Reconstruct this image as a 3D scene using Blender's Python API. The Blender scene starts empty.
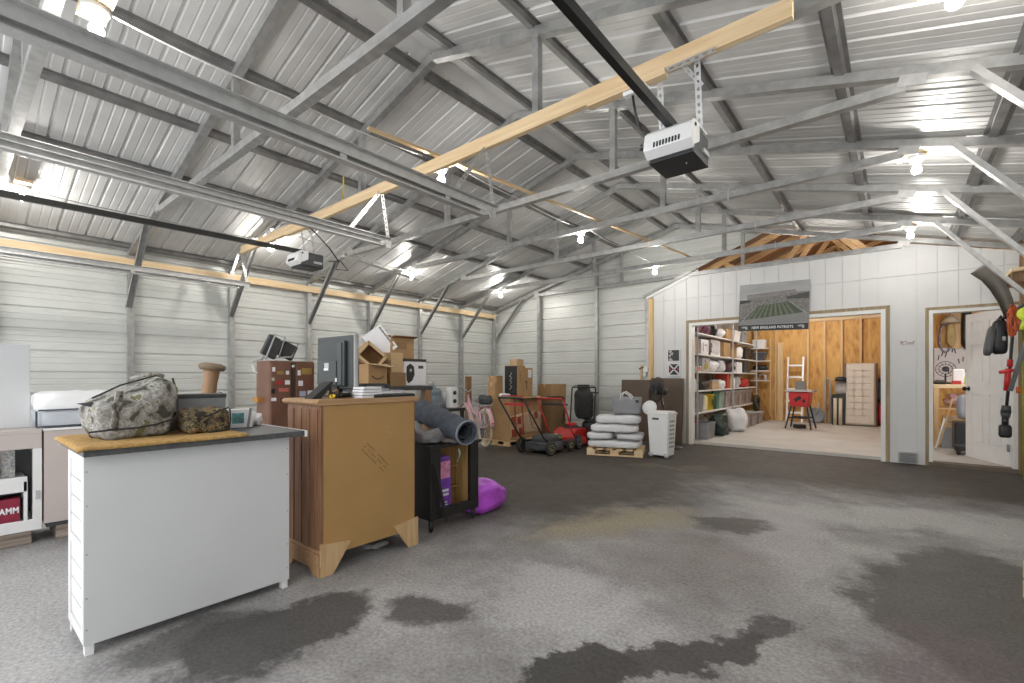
import bpy, math, random
from mathutils import Vector, Matrix, noise, Euler
R = math.radians
PI = math.pi
random.seed(7)
sc = bpy.context.scene
COL = sc.collection

# ------------------------------------------------------------------ mesh builder
class MB:
    def __init__(s, M=None):
        s.v = []; s.f = []; s.mi = []; s.sm = []; s.M = M or Matrix.Identity(4)
    def add(s, vs, fs, mi=0, smooth=False, M=None):
        b = len(s.v); T = s.M if M is None else s.M @ M
        s.v += [T @ Vector(p) for p in vs]
        for f in fs:
            s.f.append([b + i for i in f]); s.mi.append(mi); s.sm.append(smooth)
        return s
    def box(s, x0, x1, y0, y1, z0, z1, mi=0, M=None):
        return s.add([(x0,y0,z0),(x1,y0,z0),(x1,y1,z0),(x0,y1,z0),(x0,y0,z1),(x1,y0,z1),(x1,y1,z1),(x0,y1,z1)],
                     [(3,2,1,0),(4,5,6,7),(0,1,5,4),(1,2,6,5),(2,3,7,6),(3,0,4,7)], mi, False, M)
    def cbox(s, c, d, rot=(0,0,0), mi=0):
        M = Matrix.Translation(c) @ Euler(rot).to_matrix().to_4x4()
        return s.box(-d[0]/2,d[0]/2,-d[1]/2,d[1]/2,-d[2]/2,d[2]/2,mi,M)
    def frame(s, p0, p1, up):
        p0 = Vector(p0); p1 = Vector(p1); d = (p1-p0).normalized(); up = Vector(up)
        sd = d.cross(up).normalized(); u = sd.cross(d).normalized()
        return p0, p1, d, sd, u
    def section(s, p0, p1, prof, up=(0,0,1), mi=0, smooth=False):
        p0,p1,d,sd,u = s.frame(p0,p1,up); n = len(prof)
        vs = [p0+sd*a+u*b for a,b in prof] + [p1+sd*a+u*b for a,b in prof]
        fs = [(i,(i+1)%n,n+(i+1)%n,n+i) for i in range(n)]
        fs += [tuple(range(n-1,-1,-1)), tuple(range(n,2*n))]
        return s.add(vs, fs, mi, smooth)
    def bar(s, p0, p1, w, h, up=(0,0,1), mi=0):
        return s.section(p0,p1,[(-w/2,-h/2),(w/2,-h/2),(w/2,h/2),(-w/2,h/2)],up,mi)
    def tube(s, pts, r, seg=8, mi=0, closed=False, r1=None):
        pts = [Vector(p) for p in pts]; n = len(pts); vs = []; fs = []
        ref = Vector((0,0,1))
        for i,p in enumerate(pts):
            if closed: d = pts[(i+1)%n]-pts[i-1]
            else: d = pts[min(i+1,n-1)]-pts[max(i-1,0)]
            d.normalize()
            a = d.cross(ref)
            if a.length < .15: a = d.cross(Vector((1,0.13,0)))
            a.normalize(); b = a.cross(d)
            rr = r if r1 is None else r+(r1-r)*i/max(n-1,1)
            vs += [p+(a*math.cos(2*PI*k/seg)+b*math.sin(2*PI*k/seg))*rr for k in range(seg)]
        m = n if closed else n-1
        for i in range(m):
            j = (i+1)%n
            fs += [(i*seg+k,i*seg+(k+1)%seg,j*seg+(k+1)%seg,j*seg+k) for k in range(seg)]
        if not closed:
            fs += [tuple(range(seg-1,-1,-1)), tuple((n-1)*seg+k for k in range(seg))]
        return s.add(vs, fs, mi, True)
    def lathe(s, prof, seg=20, mi=0, M=None, smooth=True, sx=1, sy=1, cap=True):
        vs = []; fs = []; n = len(prof)
        for r,z in prof:
            vs += [(r*math.cos(2*PI*k/seg)*sx, r*math.sin(2*PI*k/seg)*sy, z) for k in range(seg)]
        for i in range(n-1):
            fs += [(i*seg+k,i*seg+(k+1)%seg,(i+1)*seg+(k+1)%seg,(i+1)*seg+k) for k in range(seg)]
        if cap and prof[0][0] > 1e-6: fs.append(tuple(range(seg-1,-1,-1)))
        if cap and prof[-1][0] > 1e-6: fs.append(tuple((n-1)*seg+k for k in range(seg)))
        return s.add(vs, fs, mi, smooth, M)
    def prism(s, poly, d0, d1, axis='y', mi=0, M=None):
        n = len(poly)
        def mk(a,b,d):
            return (a,d,b) if axis=='y' else ((d,a,b) if axis=='x' else (a,b,d))
        vs = [mk(a,b,d0) for a,b in poly]+[mk(a,b,d1) for a,b in poly]
        fs = [(i,(i+1)%n,n+(i+1)%n,n+i) for i in range(n)]+[tuple(range(n-1,-1,-1)),tuple(range(n,2*n))]
        return s.add(vs, fs, mi, False, M)
    def blob(s, c, d, e=.5, amp=.0, sc=6, seed=0, seg=28, rings=16, fn=None, rot=(0,0,0), mi=0, flat=None):
        def sp(v,p): return math.copysign(abs(v)**p, v)
        vs = []; fs = []
        M = Matrix.Translation(c) @ Euler(rot).to_matrix().to_4x4()
        for i in range(rings+1):
            ph = -PI/2+PI*i/rings
            for k in range(seg):
                th = 2*PI*k/seg
                p = Vector((sp(math.cos(ph),e)*sp(math.cos(th),e), sp(math.cos(ph),e)*sp(math.sin(th),e), sp(math.sin(ph),e)))
                if fn: p = Vector(fn(p))
                q = Vector((p.x*d[0]/2,p.y*d[1]/2,p.z*d[2]/2))
                if amp:
                    nn = noise.noise(q*sc+Vector((seed*3.1,seed*1.7,seed)))+.5*noise.noise(q*sc*2.3+Vector((seed,0,seed*2.2)))
                    q += p.normalized()*amp*nn
                if flat is not None and q.z < flat: q.z = flat
                vs.append(q)
        for i in range(rings):
            fs += [(i*seg+k,i*seg+(k+1)%seg,(i+1)*seg+(k+1)%seg,(i+1)*seg+k) for k in range(seg)]
        return s.add(vs, fs, mi, True, M)
    def grid(s, fn, nu, nv, mi=0, smooth=True):
        vs = [fn(i/nu,j/nv) for i in range(nu+1) for j in range(nv+1)]
        fs = [(i*(nv+1)+j,(i+1)*(nv+1)+j,(i+1)*(nv+1)+j+1,i*(nv+1)+j+1) for i in range(nu) for j in range(nv)]
        return s.add(vs, fs, mi, smooth)
    def build(s, name, mats, parent=None, bev=0, sub=0, loc=None, solid=0):
        me = bpy.data.meshes.new(name)
        me.from_pydata([tuple(v) for v in s.v], [], s.f)
        if not isinstance(mats,(list,tuple)): mats = [mats]
        for m in mats: me.materials.append(m)
        me.polygons.foreach_set('material_index', s.mi)
        me.polygons.foreach_set('use_smooth', s.sm)
        me.validate(); me.update()
        o = bpy.data.objects.new(name, me); COL.objects.link(o)
        if parent: o.parent = parent
        if loc: o.location = loc
        if solid:
            m = o.modifiers.new('thick','SOLIDIFY'); m.thickness = solid; m.offset = 0
        if bev:
            m = o.modifiers.new('bevel','BEVEL'); m.width = bev; m.segments = 2; m.limit_method = 'ANGLE'; m.angle_limit = R(40)
        if sub:
            m = o.modifiers.new('sub','SUBSURF'); m.levels = sub; m.render_levels = sub
        return o

def thing(name, label, cat, loc=(0,0,0), rz=0, group=None, rot=None):
    o = bpy.data.objects.new(name, None); COL.objects.link(o)
    o.empty_display_size = .1
    o.location = loc; o.rotation_euler = rot if rot else (0,0,rz)
    o['label'] = label; o['category'] = cat
    if group: o['group'] = group
    return o
def tag(o, label, cat, group=None, kind=None):
    o['label'] = label; o['category'] = cat
    if group: o['group'] = group
    if kind: o['kind'] = kind
    return o
def struct(o, label=None):
    o['kind'] = 'structure'
    if label: o['label'] = label
    return o
def copy_tree(o, loc=None, rz=None, label=None, parent=None):
    c = o.copy(); COL.objects.link(c)
    if parent: c.parent = parent
    if loc is not None: c.location = loc
    if rz is not None: c.rotation_euler = (0,0,rz)
    if label: c['label'] = label
    for ch in list(o.children): copy_tree(ch, parent=c)
    return c
def text(s, size, mat, parent, M, name='lettering', depth=.001, align='CENTER', bold=0, sx=1.0, space=1.0):
    cu = bpy.data.curves.new(name,'FONT'); cu.body = s; cu.size = size; cu.extrude = depth
    cu.align_x = align; cu.align_y = 'CENTER'; cu.offset = bold; cu.space_character = space
    t = bpy.data.objects.new('tmp', cu); COL.objects.link(t)
    dg = bpy.context.evaluated_depsgraph_get(); dg.update()
    me = bpy.data.meshes.new_from_object(t.evaluated_get(dg))
    bpy.data.objects.remove(t)
    me.transform(M @ Matrix.Diagonal((sx,1,1,1)))
    me.materials.clear(); me.materials.append(mat)
    o = bpy.data.objects.new(name, me); COL.objects.link(o); o.parent = parent
    return o
# text frames: facing +x (reads along +y), facing -y (reads along +x)
def face_px(p, roll=0): return Matrix.Translation(p) @ Matrix(((0,0,1,0),(1,0,0,0),(0,1,0,0),(0,0,0,1))) @ Matrix.Rotation(roll,4,'Z')
def face_ny(p, roll=0): return Matrix.Translation(p) @ Matrix(((1,0,0,0),(0,0,-1,0),(0,1,0,0),(0,0,0,1))) @ Matrix.Rotation(roll,4,'Z')

# ------------------------------------------------------------------ materials
def newmat(name):
    m = bpy.data.materials.new(name); m.use_nodes = True
    nt = m.node_tree; b = nt.nodes['Principled BSDF']
    return m, nt, b
def sr(c):
    if isinstance(c, str):
        c = [int(c[i:i+2],16)/255 for i in (0,2,4)]
        return tuple(x/12.92 if x <= .04045 else ((x+.055)/1.055)**2.4 for x in c)
    return c
def pm(name, col, rough=.55, metal=0, var=.12, scale=7, bump=0, bscale=60, stretch=(1,1,1), col2=None, detail=4, spec=None, emis=None, es=0, alpha=1, trans=0):
    m, nt, b = newmat(name); col = sr(col)
    tc = nt.nodes.new('ShaderNodeTexCoord'); mp = nt.nodes.new('ShaderNodeMapping')
    mp.inputs['Scale'].default_value = stretch
    nt.links.new(tc.outputs['Object'], mp.inputs['Vector'])
    nz = nt.nodes.new('ShaderNodeTexNoise'); nz.inputs['Scale'].default_value = scale; nz.inputs['Detail'].default_value = detail
    nt.links.new(mp.outputs['Vector'], nz.inputs['Vector'])
    cr = nt.nodes.new('ShaderNodeValToRGB')
    c2 = sr(col2) if col2 else tuple(min(1,x*(1+var)) for x in col)
    c1 = col if col2 else tuple(x*(1-var) for x in col)
    cr.color_ramp.elements[0].position = .32; cr.color_ramp.elements[1].position = .68
    cr.color_ramp.elements[0].color = (*c1,1); cr.color_ramp.elements[1].color = (*c2,1)
    nt.links.new(nz.outputs['Fac'], cr.inputs['Fac']); nt.links.new(cr.outputs['Color'], b.inputs['Base Color'])
    b.inputs['Roughness'].default_value = rough; b.inputs['Metallic'].default_value = metal
    if spec is not None: b.inputs['Specular IOR Level'].default_value = spec
    if trans: b.inputs['Transmission Weight'].default_value = trans
    if emis: b.inputs['Emission Color'].default_value = (*emis,1); b.inputs['Emission Strength'].default_value = es
    if bump:
        n2 = nt.nodes.new('ShaderNodeTexNoise'); n2.inputs['Scale'].default_value = bscale; n2.inputs['Detail'].default_value = 3
        nt.links.new(mp.outputs['Vector'], n2.inputs['Vector'])
        bp = nt.nodes.new('ShaderNodeBump'); bp.inputs['Strength'].default_value = bump; bp.inputs['Distance'].default_value = .01
        nt.links.new(n2.outputs['Fac'], bp.inputs['Height']); nt.links.new(bp.outputs['Normal'], b.inputs['Normal'])
    return m
def wood(name, c1, c2, axis=0, rough=.55, scale=3.0):
    st = [14,14,14]; st[axis] = .9
    return pm(name, c1, rough, 0, 0, scale, .12, scale*6, tuple(st), c2, 5)

galv   = pm('galvanised_steel', (.41,.41,.40), .36, .6, .16, 14, .03, 40)
galvb  = pm('bright_zinc', (.52,.52,.51), .34, .6, .10, 20)
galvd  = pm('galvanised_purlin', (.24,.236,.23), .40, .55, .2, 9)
roofm  = pm('roof_sheet_steel', (.60,.595,.582), .48, .22, .10, 2.2, .02, 12, (1,1,1))
wallm  = pm('wall_sheet_painted', (.62,.63,.60), .42, .15, .05, 2.0, .01, 10)
whitep = pm('white_siding_paint', (.67,.67,.665), .6, 0, .03, 3, .02, 30)
gapm   = pm('panel_gap', (.66,.66,.66), .7, 0, .1, 5)
trimw  = pm('white_trim_paint', (.78,.78,.76), .45, 0, .04, 4)
raw    = wood('raw_edge_wood', (.26,.20,.12), (.40,.31,.19), 2, .8)
pine   = wood('pine_lumber', (.66,.46,.25), (.82,.64,.40), 0, .6, 2.2)
piney  = wood('pine_lumber_lengthwise', (.66,.46,.25), (.82,.64,.40), 1, .6, 2.2)
pinez  = wood('pine_upright', (.60,.40,.19), (.76,.55,.30), 2, .6, 2.2)
darkwoodz = wood('brown_post_wood', (.22,.12,.06), (.32,.19,.10), 2, .6)
blackrail = pm('black_steel_rail', (.018,.018,.017), .45, .3, .2, 20)
whitepl = pm('white_plastic', (.80,.80,.79), .4, 0, .03, 6)
whitepl2= pm('white_laminate', (.60,.605,.61), .5, 0, .02, 3)
whitefr = pm('white_painted_wood', (.74,.74,.73), .45, 0, .03, 6)
beige  = pm('beige_laminate', (.52,.46,.43), .5, 0, .03, 3)
blackpl= pm('black_plastic', (.016,.016,.017), .42, 0, .25, 20)
darkpl = pm('charcoal_plastic', (.055,.058,.06), .5, 0, .15, 15)
greypl = pm('grey_plastic', (.24,.25,.26), .5, 0, .1, 9)
lgrey  = pm('light_grey_plastic', (.45,.45,.45), .5, 0, .08, 9)
slate  = pm('slate_grey_top', (.075,.078,.08), .45, 0, .25, 40, .04, 120)
tanmat = pm('tan_cork_fibre', (.44,.27,.09), .95, 0, .25, 60, .5, 200)
hdf    = pm('tan_hardboard', (.40,.235,.085), .6, 0, .07, 3)
hdfl   = wood('pale_bracket_wood', (.50,.32,.15), (.60,.42,.23), 2, .55)
dresw  = wood('cherry_dresser_wood', (.17,.08,.04), (.30,.16,.09), 2, .4)
drest  = wood('dresser_top_wood', (.34,.19,.09), (.45,.28,.15), 1, .42)
brown  = pm('brown_enamel', (.175,.085,.055), .45, .1, .12, 8)
browng = pm('brown_enamel_dark', (.05,.033,.028), .5, .1, .12, 8)
card   = pm('cardboard', (.40,.245,.115), .85, 0, .07, 5)
cardl  = pm('cardboard_light', (.52,.36,.20), .85, 0, .06, 5)
cardd  = pm('cardboard_dark_print', (.27,.16,.075), .85, 0, .08, 5)  # darker brown cardboard stock
tape   = pm('packing_tape_red', (.33,.06,.035), .4, 0, .25, 12)
tapec  = pm('packing_tape_tan', (.55,.40,.26), .3, 0, .1, 12)
redpl  = pm('red_plastic', (.50,.022,.022), .4, 0, .12, 8)
redd   = pm('dark_red_board', (.22,.012,.035), .5, 0, .15, 10)
orange = pm('orange_plastic', (.75,.17,.03), .45, 0, .1, 10)
orangeb= pm('orange_block', (.50,.22,.04), .55, 0, .15, 20)
yellow = pm('yellow_plastic', (.78,.55,.03), .45, 0, .1, 8)
lime   = pm('lime_plastic', (.60,.74,.04), .4, 0, .08, 8)
green  = pm('dark_green_plastic', (.02,.10,.045), .45, 0, .2, 10)
greenp = pm('pale_green_plastic', (.24,.36,.28), .5, 0, .1, 10)
purple = pm('purple_bag_film', (.52,.09,.68), .3, 0, .2, 9, .3, 30)
violet = pm('violet_sack', (.20,.05,.42), .4, 0, .2, 20)
pink   = pm('pink_enamel', (.72,.42,.47), .4, 0, .06, 10)
pinkp  = pm('pink_print', (.65,.25,.42), .5, 0, .3, 30)
cream  = pm('cream_rubber', (.62,.55,.42), .7, 0, .08, 12)
fabricg= pm('blue_grey_padding', (.065,.074,.092), .95, 0, .22, 18, .5, 90)
fabricl= pm('grey_blanket', (.26,.245,.25), .95, 0, .2, 14, .5, 60)
feltg  = pm('grey_felt', (.28,.285,.30), .95, 0, .15, 90, .3, 300)
bagw   = pm('white_woven_sack', (.74,.74,.75), .55, 0, .04, 12, .25, 30)
film   = pm('milky_plastic_film', (.62,.62,.64), .3, 0, .08, 12, .3, 25)
quilt  = pm('white_quilt', (.80,.80,.80), .85, 0, .03, 10, .3, 30)
clearp = pm('clear_blue_plastic', (.20,.25,.28), .18, 0, .1, 8, .1, 30)
glass  = pm('clear_glass', (.85,.87,.87), .05, 0, .02, 5, trans=.9)
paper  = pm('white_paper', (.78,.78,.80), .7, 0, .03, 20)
blackm = pm('black_cabinet_paint', (.017,.016,.016), .35, 0, .2, 10)
cabin  = wood('cabinet_interior_wood', (.26,.145,.045), (.38,.23,.085), 2, .6)
tvback = pm('grey_green_tv_shell', (.042,.049,.048), .5, 0, .08, 6)
tvpan  = pm('grey_tv_panel', (.056,.064,.063), .5, 0, .06, 6)
silver = pm('silver_trim', (.55,.55,.55), .35, .3, .05, 8)
alu    = pm('aluminium', (.62,.62,.62), .35, .6, .06, 10)
rubber = pm('black_rubber', (.02,.02,.02), .8, 0, .2, 30)
tablebr= pm('brown_table_laminate', (.095,.062,.038), .5, 0, .1, 5)
upholst= pm('cream_upholstery', (.66,.60,.53), .9, 0, .04, 30, .2, 100)
leather= pm('grey_brown_frame', (.12,.09,.09), .6, 0, .1, 12)
cordr  = pm('orange_cord', (.52,.10,.03), .55, 0, .2, 40)
ycord  = pm('yellow_cable', (.75,.58,.04), .45, 0, .05, 10)
wcord  = pm('white_cable', (.72,.71,.69), .5, 0, .05, 10)
oddp   = pm('purple_grey_cloth', (.22,.09,.13), .9, 0, .4, 12, .4, 40)
teal   = pm('teal_print', (.14,.36,.37), .6, 0, .5, 30)
mixp   = pm('mixed_print', (.25,.28,.30), .6, 0, .6, 60, col2=(.7,.65,.6))
concl  = pm('pale_concrete', (.56,.53,.49), .75, 0, .07, 2.5, .05, 60)
leafm  = pm('paper_brown', (.30,.20,.12), .9, 0, .2, 20)
attic  = pm('attic_sheathing', (.24,.115,.045), .8, 0, .25, 4)
trussw = wood('attic_truss_wood', (.52,.30,.12), (.68,.44,.22), 0, .7)

def osb_mat():
    m, nt, b = newmat('oriented_strand_board')
    tc = nt.nodes.new('ShaderNodeTexCoord'); mp = nt.nodes.new('ShaderNodeMapping'); mp.inputs['Scale'].default_value = (5,5,1.3)
    nz = nt.nodes.new('ShaderNodeTexNoise'); nz.inputs['Scale'].default_value = 1.1; nz.inputs['Detail'].default_value = 5; nz.inputs['Distortion'].default_value = 2.0
    vo = nt.nodes.new('ShaderNodeTexVoronoi'); vo.inputs['Scale'].default_value = 4.5
    mx = nt.nodes.new('ShaderNodeMath'); mx.operation = 'MULTIPLY_ADD'; mx.inputs[1].default_value = .18
    cr = nt.nodes.new('ShaderNodeValToRGB'); e = cr.color_ramp.elements
    e[0].position = .38; e[0].color = (.40,.19,.045,1); e[1].position = .86; e[1].color = (.74,.44,.14,1)
    k = e.new(.55); k.color = (.60,.32,.085,1)
    L = nt.links.new
    L(tc.outputs['Object'], mp.inputs['Vector']); L(mp.outputs['Vector'], nz.inputs['Vector']); L(mp.outputs['Vector'], vo.inputs['Vector'])
    L(vo.outputs['Distance'], mx.inputs[0]); L(nz.outputs['Fac'], mx.inputs[2]); L(mx.outputs[0], cr.inputs['Fac']); L(cr.outputs['Color'], b.inputs['Base Color'])
    b.inputs['Roughness'].default_value = .6
    return m
osb = osb_mat()

def camo_mat(name, cols, scale):
    m, nt, b = newmat(name); L = nt.links.new
    tc = nt.nodes.new('ShaderNodeTexCoord')
    n1 = nt.nodes.new('ShaderNodeTexNoise'); n1.inputs['Scale'].default_value = scale; n1.inputs['Detail'].default_value = 5; n1.inputs['Distortion'].default_value = .5
    cr = nt.nodes.new('ShaderNodeValToRGB'); cr.color_ramp.interpolation = 'CONSTANT'
    L(tc.outputs['Object'], n1.inputs['Vector']); L(n1.outputs['Fac'], cr.inputs['Fac'])
    e = cr.color_ramp.elements; pos = [0,.40,.46,.51,.56,.62]
    e[0].position = 0; e[0].color = (*cols[0],1); e[1].position = pos[1]; e[1].color = (*cols[1],1)
    for i in range(2,len(cols)): q = e.new(pos[i]); q.color = (*cols[i],1)
    n2 = nt.nodes.new('ShaderNodeTexNoise'); n2.inputs['Scale'].default_value = scale*4; n2.inputs['Detail'].default_value = 3
    L(tc.outputs['Object'], n2.inputs['Vector'])
    mx = nt.nodes.new('ShaderNodeMix'); mx.data_type = 'RGBA'; mx.blend_type = 'MULTIPLY'; mx.inputs['Factor'].default_value = .55
    r2 = nt.nodes.new('ShaderNodeValToRGB'); r2.color_ramp.elements[0].position = .35; r2.color_ramp.elements[0].color = (.35,.33,.3,1); r2.color_ramp.elements[1].position = .6
    L(n2.outputs['Fac'], r2.inputs['Fac']); L(cr.outputs['Color'], mx.inputs['A']); L(r2.outputs['Color'], mx.inputs['B']); L(mx.outputs['Result'], b.inputs['Base Color'])
    b.inputs['Roughness'].default_value = .85
    return m
camo_g = camo_mat('grey_woodland_camouflage', [(.07,.066,.055),(.22,.21,.18),(.36,.35,.33),(.28,.27,.245),(.40,.39,.365),(.19,.175,.085)], 15)
camo_b = camo_mat('brown_leaf_camouflage', [(.02,.016,.012),(.09,.065,.035),(.22,.17,.09),(.05,.04,.025),(.26,.22,.10),(.25,.09,.04)], 24)

def floor_mat():
    m, nt, b = newmat('weathered_asphalt_floor'); L = nt.links.new; N = nt.nodes.new
    tc = N('ShaderNodeTexCoord')
    wn = N('ShaderNodeTexNoise'); wn.inputs['Scale'].default_value = 2.2; wn.inputs['Detail'].default_value = 8; wn.inputs['Roughness'].default_value = .68
    L(tc.outputs['Object'], wn.inputs['Vector'])
    sub = N('ShaderNodeVectorMath'); sub.operation = 'SUBTRACT'; sub.inputs[1].default_value = (.5,.5,.5); L(wn.outputs['Color'], sub.inputs[0])
    big = N('ShaderNodeTexNoise'); big.inputs['Scale'].default_value = 1.2; big.inputs['Detail'].default_value = 7; big.inputs['Roughness'].default_value = .62; L(tc.outputs['Object'], big.inputs['Vector'])
    cr = N('ShaderNodeValToRGB'); e = cr.color_ramp.elements
    e[0].position = .33; e[0].color = (.19,.182,.18,1); e[1].position = .64; e[1].color = (.50,.485,.475,1)
    L(big.outputs['Fac'], cr.inputs['Fac']); cur = cr.outputs['Color']
    def patch(cx, cy, rx, ry, col, strength, soft=.35, rot=0, wk=1.0):
        nonlocal cur
        mp = N('ShaderNodeMapping'); mp.vector_type = 'TEXTURE'
        mp.inputs['Location'].default_value = (cx,cy,0); mp.inputs['Rotation'].default_value = (0,0,rot); mp.inputs['Scale'].default_value = (rx,ry,10)
        sc2 = N('ShaderNodeVectorMath'); sc2.operation = 'SCALE'; sc2.inputs['Scale'].default_value = wk*1.3; L(sub.outputs[0], sc2.inputs[0])
        wp = N('ShaderNodeVectorMath'); wp.operation = 'ADD'; L(tc.outputs['Object'], wp.inputs[0]); L(sc2.outputs[0], wp.inputs[1])
        L(wp.outputs[0], mp.inputs['Vector'])
        ln = N('ShaderNodeVectorMath'); ln.operation = 'LENGTH'; L(mp.outputs[0], ln.inputs[0])
        mr = N('ShaderNodeMapRange'); mr.interpolation_type = 'SMOOTHSTEP'
        mr.inputs['From Min'].default_value = 1-soft; mr.inputs['From Max'].default_value = 1+soft
        mr.inputs['To Min'].default_value = strength; mr.inputs['To Max'].default_value = 0
        L(ln.outputs['Value'], mr.inputs['Value'])
        mx = N('ShaderNodeMix'); mx.data_type = 'RGBA'; mx.inputs['B'].default_value = (*col,1)
        L(mr.outputs[0], mx.inputs['Factor']); L(cur, mx.inputs['A']); cur = mx.outputs['Result']
    # wide dirty brown area of the far half, then pale worn patches, then oil / damp stains, last a darker area beside the island
    DB = (.072,.057,.042)
    patch(-2.0,8.9,6.2,3.35,DB,.92,.16)
    patch(-3.6,4.6,2.1,2.25,DB,.92,.22)
    patch(-1.70,3.40,.68,.26,(.42,.36,.24),.85,.55,R(67),.7)
    patch(-2.2,5.9,.5,.16,(.17,.14,.10),.7,.6,R(20))
    patch(.05,4.95,.95,.36,(.56,.55,.54),.8,.5,R(22))
    patch(-.62,3.7,.30,1.15,(.52,.50,.49),.75,.6,R(8))
    patch(-1.35,1.98,.45,.36,(.60,.59,.59),.85,.55)
    patch(-.32,2.05,.22,.32,(.46,.44,.42),.7,.5,0,.6)
    patch(-3.2,.30,1.2,.55,(.55,.54,.53),.75,.5)
    patch(-1.05,3.0,.5,.6,(.28,.235,.225),.6,.6)
    patch(.38,3.30,.52,.98,(.105,.098,.088),.9,.16,0,.7)
    patch(.15,2.45,.35,.35,(.19,.14,.14),.6,.5)
    patch(-1.0,3.88,.27,.19,(.095,.082,.070),.85,.3,R(30),.5)
    patch(-.94,1.62,.27,.15,(.062,.058,.054),.95,.10,R(50),.45)
    patch(-.70,1.95,.46,.10,(.072,.065,.062),.92,.14,R(57),.45)
    patch(-.45,2.40,.16,.08,(.085,.075,.073),.85,.25,R(60),.45)
    patch(-1.76,1.55,.18,.15,(.105,.099,.094),.9,.28,R(20),.5)
    patch(-2.15,1.02,.27,.46,(.078,.073,.069),.92,.12,0,.5)
    patch(-2.42,.72,.16,.30,(.11,.105,.10),.8,.3,0,.4)
    fn = N('ShaderNodeTexNoise'); fn.inputs['Scale'].default_value = 55; fn.inputs['Detail'].default_value = 4; fn.inputs['Roughness'].default_value = .7; L(tc.outputs['Object'], fn.inputs['Vector'])
    fr = N('ShaderNodeValToRGB'); fr.color_ramp.elements[0].position = .3; fr.color_ramp.elements[0].color = (.42,.42,.42,1); fr.color_ramp.elements[1].position = .7; fr.color_ramp.elements[1].color = (1.0,1.0,1.0,1)
    L(fn.outputs['Fac'], fr.inputs['Fac'])
    ml = N('ShaderNodeMix'); ml.data_type = 'RGBA'; ml.blend_type = 'MULTIPLY'; ml.inputs['Factor'].default_value = .9
    L(cur, ml.inputs['A']); L(fr.outputs['Color'], ml.inputs['B']); L(ml.outputs['Result'], b.inputs['Base Color'])
    mn = N('ShaderNodeTexNoise'); mn.inputs['Scale'].default_value = 9; mn.inputs['Detail'].default_value = 5; L(tc.outputs['Object'], mn.inputs['Vector'])
    rr = N('ShaderNodeMapRange'); rr.inputs['To Min'].default_value = .55; rr.inputs['To Max'].default_value = .85; L(mn.outputs['Fac'], rr.inputs['Value']); L(rr.outputs[0], b.inputs['Roughness'])
    bp = N('ShaderNodeBump'); bp.inputs['Strength'].default_value = .35; bp.inputs['Distance'].default_value = .006; L(fn.outputs['Fac'], bp.inputs['Height']); L(bp.outputs['Normal'], b.inputs['Normal'])
    return m

def emis_mat(name, col, s):
    m, nt, b = newmat(name)
    b.inputs['Base Color'].default_value = (.9,.9,.9,1)
    b.inputs['Emission Color'].default_value = (*col,1); b.inputs['Emission Strength'].default_value = s
    return m
bulbm = emis_mat('lit_bulb_glass', (1,.965,.91), 420)

# ------------------------------------------------------------------ dimensions of the place
XL, XR, YB, YF = -7.2, 1.2, 8.2, -1.1        # left wall, right wall, partition, front end with its wall left out
RX, RZ, SL = -2.95, 3.84, .267               # ridge x, underside of roof sheet at the ridge, slope
FR = [8.12, 7.07, 5.94, 4.82, 3.70, 2.585, 1.465, .33]   # steel frame positions
def zr(x): return RZ-SL*abs(x-RX)            # roof sheet height
def zf(x): return zr(x)-.06                  # rafter centre height

# ------------------------------------------------------------------ setting
mb = MB(); mb.box(XL-.1, 2.6, YF-.4, YB+.05, -.1, 0)
struct(mb.build('floor', floor_mat()), 'dark weathered asphalt floor with pale worn patches and damp stains')
mb = MB(); mb.box(-3.6, 4.6, YB+.05, 13.7, -.1, .045)
struct(mb.build('floor_storeroom', concl), 'pale smooth concrete floor of the back room')

# roof sheets: ribs run up the slope, profile repeats along y
def ribprof(a0, a1, pitch, h, major):
    pts = []; a = a0
    while a < a1-pitch:
        w = .035
        pts += [(a,0),(a+.010,h*.75),(a+.024,h*.75),(a+.034,0)]
        for q in (.42,.72):
            c = a+pitch*q
            pts += [(c-.007,0),(c-.002,h*.14),(c+.006,h*.14),(c+.011,0)]
        a += pitch
    pts.append((a,0)); pts.append((a1,0))
    return pts
mb = MB()
pr = ribprof(YF-.2, YB+.08, .232, .02, 1)
for (xa, xb) in ((XL-.12, RX), (RX, XR+.12)):
    vs = [(xa,y,zr(xa)+h) for y,h in pr]+[(xb,y,zr(xb)+h) for y,h in pr]; n = len(pr)
    mb.add(vs, [(i,i+1,n+i+1,n+i) for i in range(n-1)])
struct(mb.build('ceiling', roofm, solid=.002), 'ribbed galvanised steel roof sheets over the carport frames')
mb = MB()
mb.section((RX,YF-.2,RZ-.004),(RX,YB+.05,RZ-.004),[(-.13,-.035),(0,0),(.13,-.035),(.13,-.039),(0,-.005),(-.13,-.039)])
struct(mb.build('trim_ridge', roofm))

# side walls of ribbed sheet, ribs horizontal
def wallprof(top):
    pts = []; z = -.0
    while z < top:
        pts += [(z,0),(z+.014,.02),(z+.030,.02),(z+.044,0),(z+.115,0),(z+.120,.005),(z+.128,.005),(z+.133,0),(z+.176,0),(z+.181,.005),(z+.189,.005),(z+.194,0)]
        z += .235
    return [(a,b) for a,b in pts if a <= top]+[(top,0)]
def sidewall(name, x, sgn, label):
    mb = MB(); pr = wallprof(2.72); n = len(pr); ys = (YF-.2, YB+.05)
    vs = [(x+sgn*h,ys[0],z) for z,h in pr]+[(x+sgn*h,ys[1],z) for z,h in pr]
    mb.add(vs, [(i,i+1,n+i+1,n+i) for i in range(n-1)])
    struct(mb.build(name, wallm, solid=.002), label)
sidewall('wall_left', XL-.06, -1, 'off white ribbed steel side wall behind the stored goods')
sidewall('wall_right', XR+.06, 1, 'off white ribbed steel side wall behind the hanging tools')
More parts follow.
